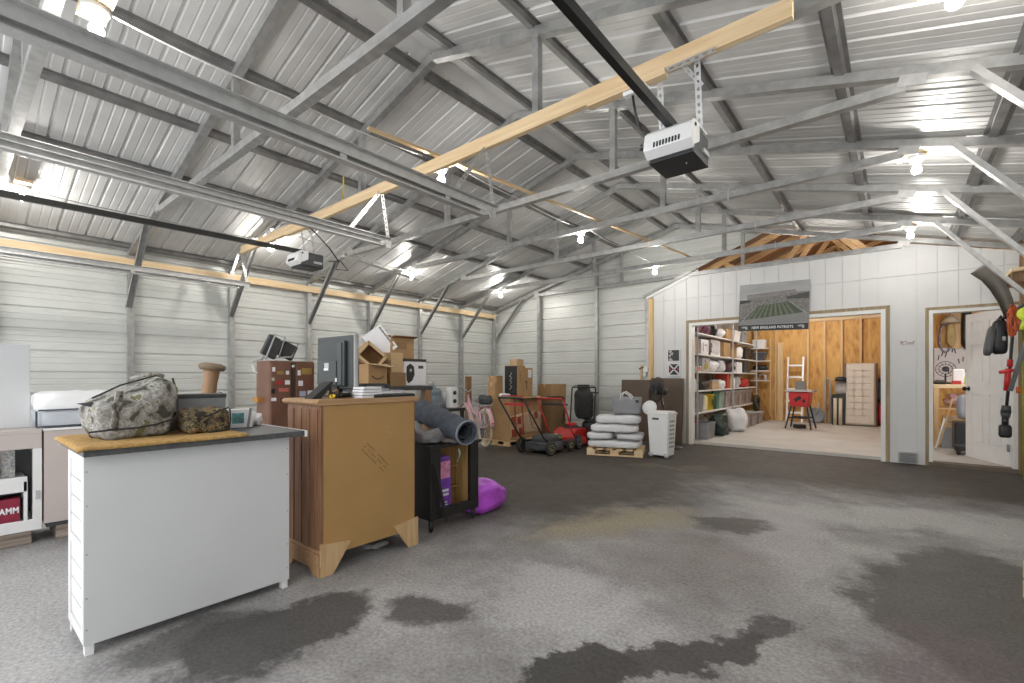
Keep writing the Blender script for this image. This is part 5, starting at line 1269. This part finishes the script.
# narrow far shelves on the back wall corner
# ------------------------------------------------------------------ store room: along the back wall
YW = RW-.09
m = MB(); m.bar((-2.90,13.28,.92),(-2.52,13.30,.06),.04,.26,(.3,1,.2)); tag(m.build('brown_board', wood('brown_panel_wood',(.22,.11,.04),(.36,.20,.08),2,.5)),'brown wooden board leaning in the far left corner of the store room','board')
m = MB(); m.box(-.065,.065,-.02,.02,0,1.98); o = m.build('tall_plank', pinez, None, loc=(-2.28,YW-.06,.046)); o.rotation_euler = (R(-2),0,0); tag(o,'tall pale plank standing against the store room back wall','plank')
t = thing('step_ladder','grey metal ladder leaning on the store room back wall behind the red saw','ladder',(-1.93,13.15,.046),0,None,(R(-9),0,0))
m = MB()
for sx in (-.16,.16):
    m = MB(); m.box(sx-.018,sx+.018,-.025,.025,0,1.62); m.build('rail', alu, t)
for i in range(5):
    m = MB(); m.box(-.142,.142,-.03,.03,.22+.29*i,.26+.29*i); m.build('rung', alu, t)
t = thing('table_saw','red portable table saw on four splayed black legs','table saw',(-1.60,11.72,.046),R(-5)); t.scale = (.80,.80,1.07)
m = MB(); m.box(-.30,.30,-.26,.26,.74,.775); m.box(-.31,-.30,-.27,.27,.73,.78); m.box(.30,.31,-.27,.27,.73,.78); m.build('table', silver, t, bev=.004)
m = MB(); m.prism([(-.20,.44),(.20,.44),(.25,.735),(-.25,.735)],-.20,.20); m.build('housing', redpl, t, bev=.015)
m = MB(); m.cbox((-.02,-.205,.60),(.16,.01,.07),(0,R(-25),0)); m.cbox((.12,-.21,.56),(.06,.02,.06)); m.build('switch_panel', blackpl, t)
for sx in (-1,1):
    for sy in (-1,1):
        m = MB(); m.bar((sx*.18,sy*.17,.46),(sx*.30,sy*.27,0),.035,.035,(0,1,0)); m.build('leg', blackpl, t)
for sy in (-.22,.22):
    m = MB(); m.bar((-.24,sy,.22),(.24,sy,.22),.02,.03); m.build('stretcher', blackpl, t)
m = MB(); m.box(-.14,.10,.05,.09,.775,.95); m.build('blade_guard', pm('smoky_plastic',(.2,.2,.19),.3), t)
sack('black shoe like tool on the store room floor under the red saw',(-1.62,11.72,.046),(.24,.10,.09),blackpl,.3,.6,.01,10,2,'floor_tool','tool')
t = thing('wheel_disc','grey round dish leaning low against the back wall right of the red saw','dish',(-1.52,13.36,.046),0,None,(R(-12),0,0))
m = MB(); m.lathe([(0,-.02),(.12,-.02),(.18,.02),(.19,.03),(.17,.03),(.11,-.005),(0,-.005)],28,M=Matrix.Translation((0,0,.19))@Matrix.Rotation(PI/2,4,'X')); m.build('dish', greypl, t)
m = MB(); m.tube([(0,-.03,.19),(.05,-.07,.33),(.08,-.08,.48)],.01,6); m.build('handle', lgrey, t)
t = thing('folded_stand','grey folded metal stand left of the tufted headboard','stand',(-1.26,13.30,.046),0,None,(R(-6),0,R(12)))
m = MB(); m.tube([(-.05,0,0),(-.05,0,1.02),(-.02,0,1.08),(.03,0,1.08),(.05,0,1.0),(.05,0,0)],.018,8)
m.tube([(.05,0,.68),(.14,.0,.68),(.14,0,.02)],.012,8); m.tube([(.05,0,.42),(.14,.0,.42)],.010,8); m.build('tubes', lgrey, t)
t = thing('black_case','black open case holding pale rolls left of the headboard','case',(-1.04,13.22,.046))
m = MB(); m.box(-.13,.13,-.10,.12,0,.70); m.build('case', blackpl, t, bev=.01)
for i,x in enumerate((-1.10,-1.00)):
    m = MB(); m.lathe([(0,0),(.035,0),(.035,.62),(0,.62)],16); o = m.build('pale_roll', cream, None, loc=(x,13.03+.01*i,.046)); o.rotation_euler = (R(-4),0,0); tag(o,'pale roll leaning against the black case, %s of two'%('left','right')[i],'roll')
m = MB(); m.blob((0,0,.15),(.24,.20,.30),.8,.02,9,3); o = m.build('printed_bag', mixp, None, loc=(-.99,13.22,.748)); tag(o,'small patterned bag on the black case','bag')
t = thing('dark_hat','dark hat on top of the patterned bag','hat',(-1.0,13.22,1.046))
m = MB(); m.blob((0,0,.05),(.24,.2,.13),.8,flat=-.05); m.build('crown', blackpl, t)
m = MB(); m.lathe([(0,0),(.15,0),(.16,.008),(0,.02)],20,M=Matrix.Translation((-.03,-.04,0))); m.build('brim', blackpl, t)
t = thing('tufted_headboard','cream tufted headboard standing upright against the store room back wall','headboard',(-.64,13.12,.046),0,None,(R(-5),0,R(-3)))
m = MB(); m.box(-.30,.30,.0,.05,0,1.42); m.build('frame', leather, t)
BX = [-.11,.055]; BZ = [.22+.145*i for i in range(8)]
def hb(u,v):
    x = -.275+.55*u; z = .02+1.40*v
    e = min(u,1-u,.06)/.06; f = min(v,1-v,.03)/.03
    y = -.075*(min(1,e)**.5)*(min(1,f)**.5)
    for bx in BX:
        for bz in BZ:
            d2 = ((x-bx)**2+(z-bz)**2)/.0006
            y += .030*math.exp(-d2)
    if BZ[0] < z < BZ[-1]:
        for bx in BX: y += .016*math.exp(-((x-bx)/.011)**2)
    if -.22 < x < .18:
        for bz in BZ: y += .016*math.exp(-((z-bz)/.011)**2)
    return (x,y,z)
m = MB(); m.grid(hb,70,180); m.build('cushion', upholst, t)
m = MB()
for bx in BX:
    for bz in BZ: m.blob((bx,-.052,bz),(.03,.02,.03),1,seg=10,rings=6)
m.build('buttons', upholst, t)
t = thing('red_exercise_ball','red ball half hidden behind the right side of the headboard','ball',(-.30,13.28,.40)) if False else None
m = MB(); m.blob((0,0,.27),(.20,.30,.54),1,0); o = m.build('red_bag', redpl, None, loc=(-.275,13.34,.046)); tag(o,'red rounded bag half hidden behind the right edge of the headboard','bag')
m = MB(); m.blob((0,0,.26),(.22,.2,.52),.8,.04,8,3); o = m.build('dark_bundle', darkpl, None, loc=(-.27,13.36,.59)); tag(o,'dark bundle on top of the red rounded bag','bundle')
t = thing('small_cabinet','dark cabinet in the right corner of the store room','cabinet',(-.08,13.33,.046))
m = MB(); m.box(-.09,.08,-.13,.14,0,.72); m.build('body', darkpl, t, bev=.004)
m = MB(); m.box(-.08,.07,-.133,-.13,.06,.33); m.box(-.08,.07,-.133,-.13,.36,.68); m.build('drawer_fronts', browng, t)
m = MB(); m.box(-.08,.07,-.10,.10,0,.34); o = m.build('white_bin', whitepl, None, bev=.01, loc=(-.08,13.33,.768)); tag(o,'white box on the dark cabinet in the right corner of the store room','box')
m = MB(); m.prism([(-.10,0),(.10,0),(.10,.20),(.0,.30)],-.012,.012); o = m.build('triangular_board', cardl, None, loc=(-.12,13.08,.047)); o.rotation_euler = (R(-6),0,R(-10)); tag(o,'pale cut board leaning at the foot of the dark cabinet','board')

# ------------------------------------------------------------------ workshop seen through the small door
t = thing('workbench','pale pine workbench inside the workshop','workbench',(.86,10.25,.046))
m = MB(); m.box(-.42,.55,-.30,.30,.93,.99); m.build('top', pine, t, bev=.004)
for sx in (-.38,.50):
    for sy in (-.26,.26):
        m = MB(); m.box(sx-.03,sx+.03,sy-.03,sy+.03,0,.93); m.build('leg', pinez, t)
m = MB(); m.box(-.40,.53,-.28,.28,.60,.62); m.build('shelf', pine, t)
ZW = 1.037
t = thing('desk_fan','small metal desk fan on the workshop bench','fan',(.60,10.22,ZW))
m = MB(); m.lathe([(0,0),(.07,0),(.06,.02),(.012,.03),(.012,.16),(0,.16)],16); m.build('base', darkpl, t)
m = MB()
M = Matrix.Translation((0,-.04,.24))@Matrix.Rotation(PI/2,4,'X')
for rr in (.12,.08,.04): 
    g = MB(M=M)
    m.tube([M@Vector((rr*math.cos(a*PI/12),rr*math.sin(a*PI/12),0)) for a in range(24)],.005,5,closed=True)
for a in range(12): m.tube([M@Vector((.02*math.cos(a*PI/6),.02*math.sin(a*PI/6),.01)),M@Vector((.12*math.cos(a*PI/6),.12*math.sin(a*PI/6),0))],.003,4)
m.lathe([(0,-.08),(.04,-.08),(.04,0),(0,.01)],12,M=M); m.build('head', darkpl, t)
m = MB(); m.box(-.07,.07,-.07,.07,0,.24); o = m.build('white_canister', whitepl, None, bev=.02, loc=(.745,10.15,ZW)); tag(o,'white canister on the workshop bench','canister')
m = MB(); m.box(-.05,.05,-.06,.06,0,.055); o = m.build('red_tin', redpl, None, bev=.006, loc=(.715,10.02,ZW)); tag(o,'small red tin on the workshop bench edge','tin')
bottle('green labelled bottle on the workshop bench beside the door',(.84,10.1,ZW),.035,.17,lime,paper)
sack('flat dark tools heaped on the left end of the workshop bench',(.53,10.15,ZW),(.16,.3,.06),darkpl,0,.8,.02,20,3,'hand_tools','tools')
sack('red and white jumble on the shelf under the workshop bench',(.73,10.10,.69),(.30,.30,.20),pm('red_white_jumble',(.45,.08,.09),.7,0,.5,14,col2=(.6,.55,.52)),0,.8,.06,10,6,'jumble','odds and ends')
t = carton('cardboard box with a curved smile mark under the workshop bench',(.69,10.02,.37),(.28,.24,.17),0,cardl)
o = COL.objects[-1].parent
m = MB(); m.tube([(-.08+.02*i,-.133,.10-.03*math.sin(PI*i/8)) for i in range(9)],.004,6); m.build('curved_mark', browng, o)
m = MB(); m.box(-.16,.16,-.16,.16,0,.32); o = m.build('grey_bin', greypl, None, bev=.01, loc=(.69,10.03,.046)); tag(o,'grey bin under the smile marked box in the workshop','bin')
t = thing('tool_chest','black wheeled tool chest on the workshop floor beside the door','tool chest',(.80,9.30,.046))
m = MB(); m.box(-.17,.20,-.20,.20,.06,.46); m.build('chest', blackpl, t, bev=.015)
m = MB(); m.box(-.165,.2,-.205,-.2,.13,.16); m.build('ledge', darkpl, t)
m = MB(); m.tube([(-.05,-.19,.44),(-.05,-.19,.60),(.10,-.19,.60),(.10,-.19,.44)],.012,8); m.build('handle', greypl, t)
for sx in (-.13,.16):
    m = MB(); m.lathe([(0,-.02),(.055,-.02),(.06,0),(.055,.02),(0,.02)],16,M=Matrix.Translation((sx,-.18,.06))@Matrix.Rotation(PI/2,4,'Y')); m.build('wheel', rubber, t)
t = thing('office_chair','grey office chair back behind the black tool chest','chair',(.92,9.74,.046))
m = MB(); m.blob((-.16,-.10,.66),(.10,.22,.36),.6,0,rot=(0,0,R(-30))); m.build('backrest', greypl, t)
m = MB(); m.blob((.06,-.02,.46),(.34,.34,.08),.5); m.build('seat', greypl, t)
m = MB(); m.tube([(.06,-.02,.44),(.06,-.02,.06)],.025,8); m.tube([(-.10,-.08,.50),(.0,-.04,.44)],.018,8)
for a in range(5): m.tube([(.06,-.02,.08),(.06+.18*math.cos(a*1.257),-.02+.18*math.sin(a*1.257),.03)],.016,6)
m.build('stand', blackpl, t)
# hung on the workshop back wall
m = MB(); m.box(-.08,.08,-.02,.02,0,.80); o = m.build('hung_board', pinez, None, loc=(.95,RW-.05,1.75)); tag(o,'pale board on the workshop back wall','board')
m = MB(); m.blob((0,0,.45),(.16,.14,.9),.6,.03,6,3); o = m.build('dark_coat', blackpl, None, loc=(1.12,RW-.09,1.72)); tag(o,'dark coat hanging on the workshop back wall','coat')
t = thing('coiled_hose','blue and white hose coil hung on the workshop back wall','hose',(.80,RW-.018,1.98))
m = MB()
for i in range(4): m.tube([(.10*math.cos(a*PI/12),-.02*i,.30*math.sin(a*PI/12)) for a in range(24)],.018,6,closed=True)
m.build('coil', pm('blue_white_hose',(.30,.33,.45),.5,0,.5,20), t)
m = MB(); m.blob((0,0,.24),(.14,.10,.48),.8,.02,8,2); o = m.build('yellow_bag', pm('pale_yellow_bag',(.55,.44,.20),.7), None, loc=(.885,RW-.08,1.80)); tag(o,'pale yellow bag hanging beside the hose coil in the workshop','bag')
m = MB(); m.lathe([(.05,0),(.17,-.16),(.165,-.16),(.05,-.01)],20); t = thing('hanging_lamp','cream cone shaded lamp hanging near the ceiling of the workshop','lamp',(.86,RW-.25,2.44)); m.build('shade', cream, t); m = MB(); m.tube([(0,0,-.01),(0,0,.5)],.008,6); m.build('stem', darkpl, t)
t = thing('tool_board','white board with dark hand tools on the workshop back wall','tool board',(.88,RW-.0152,1.05))
m = MB(); m.box(-.26,.5,-.015,.015,0,.72); m.build('board', paper, t)
random.seed(5)
for i in range(12):
    x = -.2+.055*i; z = .15+.5*random.random(); m = MB(); m.bar((x,-.022,z),(x+.03*random.uniform(-1,1),-.022,z+.10),.018,.012,(0,1,0)); m.build('hand_tool', darkpl, t)
m = MB(); m.bar((.50,9.72,.10),(.66,9.86,.82),.03,.02,(1,0,0)); tag(m.build('pine_stick', pinez),'pine stick leaning at the left end of the workshop bench','stick')
m = MB(); m.bar((.45,9.55,.06),(.56,9.75,.50),.10,.02,(1,0,0)); tag(m.build('white_offcut', trimw),'white offcut leaning just inside the small door','board')

# ------------------------------------------------------------------ attic trusses of the older building
def attic_truss(y, k):
    t = thing('attic_truss','pale timber attic truss above the partition, %s from the carport'%k,'truss',(.45,y,2.60))
    def wz(x): return 1.56-abs(x)*.40
    m = MB(); m.bar((-3.95,0,0.01),(0,0,1.58),.038,.09); m.build('top_chord', trussw, t)
    m = MB(); m.bar((3.95,0,0.01),(0,0,1.58),.038,.09); m.build('top_chord', trussw, t)
    m = MB(); m.bar((-3.85,0,.05),(2.6,0,.05),.038,.09); m.build('bottom_chord', trussw, t)
    for a,b in ((-2.7,-2.0),(-1.35,-2.0),(-1.35,-.5),(0,-.5),(0,.6),(1.3,.6),(1.3,2.0)):
        m = MB(); m.bar((b,0,.05),(a,0,wz(a)-.02),.038,.07); m.build('web', trussw, t)
for i,y in enumerate((8.42,9.05,9.9,10.9,12.0)): attic_truss(y,('first','second','third','fourth','fifth')[i])

# ------------------------------------------------------------------ tools on the right wall
t = thing('tool_shelf','rough timber shelf bracket on the right wall above the hanging tools','shelf',(XR-.02,7.30,2.14))
m = MB(); m.box(-.26,.0,-.28,.35,.10,.14); m.build('board', pine, t, bev=.003)
m = MB(); m.box(-.25,.0,-.20,-.16,0,.10); m.build('arm', darkwoodz, t); m = MB(); m.box(-.25,.0,.22,.26,0,.10); m.build('arm', darkwoodz, t)
m = MB(); m.prism([(-.24,0),(-.20,0),(-.02,-.26),(-.06,-.26)],-.20,-.16); m.build('brace', darkwoodz, t)
t = thing('curved_chute','dark curved plastic chute hooked high above the white door','chute',(.955,7.50,1.82))
pth = [(.0,0,.02),(-.03,0,.17),(-.09,0,.34),(-.155,0,.47),(-.235,0,.57)]
def chute(u,v):
    i = min(int(u*4),3); f = u*4-i; p = Vector(pth[i]).lerp(Vector(pth[i+1]),f); d = (Vector(pth[i+1])-Vector(pth[i])).normalized(); sd = Vector((-d.z,0,d.x))
    w = .045+.05*u; a = PI*v
    q = p+sd*(w*math.cos(a))+Vector((0,-1,0))*(-.06*math.sin(a)*1.0+.05)
    return tuple(q)
m = MB(); m.grid(chute,20,12); m.build('trough', pm('dark_olive_plastic',(.11,.10,.085),.45,0,.1,8), t, solid=.006)
m = MB(); m.tube([(-.015,.06,-.02),(.0,.03,.08)],.03,8); m.build('spout', blackpl, t)
t = thing('flat_shovel','dark flat blade tool lying across the hooks under the timber shelf','shovel',(.99,7.46,1.86))
m = MB(); m.add([(-.16,-.08,-.10),(-.02,-.02,-.02),(.0,.10,.0),(-.10,.14,-.07)],[(0,1,2,3)]); m.build('blade', darkpl, t, solid=.008)
m = MB(); m.tube([(-.02,.03,-.02),(.14,.0,.14)],.016,8); m.build('handle', darkpl, t)
t = thing('leaf_blower','black leaf blower hanging in front of the white door','leaf blower',(.86,7.47,1.40))
m = MB(); m.blob((.02,0,.19),(.13,.20,.38),.5,.01,8,3); m.build('motor_housing', blackpl, t)
m = MB(); m.blob((-.06,-.04,.15),(.075,.16,.33),.5,.0,8,3,rot=(0,R(8),0)); m.build('side_cover', greypl if False else pm('scuffed_grey',(.09,.09,.09),.5,0,.3,12), t)
m = MB(); m.tube([(.0,0,.36),(.03,0,.42),(.06,.02,.36),(.065,.02,.22)],.018,8); m.build('handle', blackpl, t)
m = MB(); m.blob((.045,-.10,.17),(.03,.02,.05),.7); m.build('emblem', lgrey, t)
t = thing('string_trimmer','black string trimmer with red handle hanging upside down beside the door','trimmer',(.95,7.36,.50))
m = MB(); m.tube([(.03,0,1.36),(-.01,0,.62),(-.035,0,.22)],.014,10); m.build('shaft', blackpl, t)
m = MB(); m.tube([(.02,0,1.28),(.12,.01,1.30),(.30,.01,1.30)],.006,6); m.build('wall_hook', galvb, t)
m = MB(); m.tube([(.0,0,.84),(-.005,0,.76)],.024,10); m.build('upper_grip', redpl, t)
m = MB(); m.tube([(-.018,-.02,.74),(-.03,-.02,.50)],.026,10); m.tube([(-.09,-.03,.70),(.06,-.03,.73)],.018,8); m.build('red_handle', redpl, t)
m = MB(); m.tube([(-.03,0,.34),(-.035,0,.26)],.036,12,r1=.045); m.tube([(-.035,0,.26),(-.036,0,.20)],.045,12,r1=.03); m.build('coupling', darkpl, t)
m = MB(); m.blob((-.04,0,.06),(.10,.10,.14),.4); m.tube([(-.04,0,.13),(-.038,0,.20)],.028,10); m.build('power_head', blackpl, t)
t = thing('pole_saw','grey aluminium pole leaning across the orange cord on the right wall','pole',(1.03,7.22,.60))
m = MB(); m.tube([(-.10,0,.40),(.06,.02,1.12),(.10,.02,1.34)],.020,10); m.tube([(.08,.02,1.25),(.18,.03,1.27)],.006,6); m.build('pole', pm('grey_pole',(.25,.26,.27),.35,.4), t)
t = thing('orange_cord_coil','coiled orange extension cord hanging under the timber shelf','cord',(.955,7.26,1.58))
m = MB(); P = []
for i in range(160):
    a = i*.42; P.append(((.012+.022*abs(math.sin(i*.37)))*math.cos(a)+.010*math.sin(i*.9),.03*math.sin(a*.5),.17+(.09+.08*abs(math.cos(i*.23)))*math.sin(a)))
m.tube(P,.007,6); m.build('coil', cordr, t)
t = thing('lime_funnel','bright lime yellow trimmer guard hanging at the right edge','tool',(1.065,7.24,1.72))
m = MB(); m.blob((.0,0,.10),(.10,.16,.16),.7,.0,8,1); m.tube([(-.01,0,.06),(-.04,0,-.03),(-.05,0,-.07)],.025,10,r1=.018); m.tube([(.0,0,.16),(.02,0,.27)],.03,10); m.build('guard', lime, t)
m = MB(); m.lathe([(.035,0),(.075,.012),(.08,.02),(.03,.02)],20,M=Matrix.Translation((-.02,-.08,.08))@Matrix.Rotation(R(75),4,'X')); m.build('cone', lime, t)
t = thing('green_rake','lime and dark handled tool standing behind the grey pole','tool',(1.09,7.62,.02))
m = MB(); m.tube([(.0,0,0),(-.01,0,1.68)],.013,8); m.build('shaft', pm('olive_lime',(.28,.34,.05),.5), t)
m = MB(); m.tube([(-.03,.02,.95),(-.035,.02,1.02)],.03,8); m.build('orange_clip', orange, t)
t = thing('white_downpipe','white pipe upright in the corner right of the door','pipe',(1.135,7.86,0))
m = MB(); m.lathe([(.022,0),(.022,1.5),(.026,1.5),(.026,1.56),(0,1.56)],14); m.build('pipe', whitepl, t)
t = thing('wooden_crate','low wooden crate cut off by the right edge of the floor','crate',(.70,3.42,0))
for i in range(2):
    m = MB(); m.box(-.19,.19,-.16,-.145,.01+.10*i,.095+.10*i); m.build('slat', pine, t)
    m = MB(); m.box(-.19,.19,.145,.16,.01+.10*i,.095+.10*i); m.build('slat', pine, t)
    m = MB(); m.box(-.195,-.18,-.145,.145,.01+.10*i,.095+.10*i); m.build('slat', pinez, t)
    m = MB(); m.box(.18,.195,-.145,.145,.01+.10*i,.095+.10*i); m.build('slat', pinez, t)
m = MB(); m.box(-.18,.18,-.145,.145,0,.012); m.build('floor_board', pine, t)

# ------------------------------------------------------------------ lamps of the store room and workshop (bare tubes)
tube_on = emis_mat('lit_tube', (1,.97,.92), 95)
for nm,(x,y,z,ax),lb in (('tube_light',(-1.6,9.9,2.537,0),'lit tube lamp under the store room ceiling nearer the opening'),('tube_light',(-1.6,12.0,2.537,0),'lit tube lamp under the store room ceiling near its back wall'),('tube_light',(1.3,9.9,2.537,0),'lit tube lamp under the workshop ceiling')):
    t = thing(nm, lb, 'lamp', (x,y,z), 0, 'tube lamps of the older building')
    m = MB(); m.box(-.62,.62,-.05,.05,.02,.07); m.build('fitting', whitepl, t)
    for sx in (-.5,.5):
        m = MB(); m.bar((sx,.0,.06),(sx,.0,.066),.03,.045,(0,1,0)); m.build('hanger', galvb, t)
    m = MB(); m.tube([(-.58,0,0),(.58,0,0)],.02,10); m.build('tube', tube_on, t)

# ------------------------------------------------------------------ camera, ambient fill through the left-out front wall, view
cd = bpy.data.cameras.new('camera'); cam = bpy.data.objects.new('camera', cd); COL.objects.link(cam); sc.camera = cam
cd.sensor_width = 36; cd.lens = 469/1024*36; cd.shift_y = (377-341.5)/1024; cd.clip_start = .05
cam.location = (0,0,1.15); cam.rotation_euler = (PI/2,0,math.atan2(385,469))
w = bpy.data.worlds.new('ambient_fill'); sc.world = w; w.use_nodes = True  # added ambient fill, let in where the front wall is left out
bg = w.node_tree.nodes['Background']; bg.inputs['Color'].default_value = (.95,.97,1,1); bg.inputs['Strength'].default_value = 2.1
vs = sc.view_settings; vs.view_transform = 'Standard'; vs.look = 'None'; vs.gamma = 1; vs.use_curve_mapping = False; vs.exposure = 0.35
sc.cycles.max_bounces = 8; sc.cycles.diffuse_bounces = 5; sc.cycles.glossy_bounces = 4; sc.cycles.sample_clamp_indirect = 6
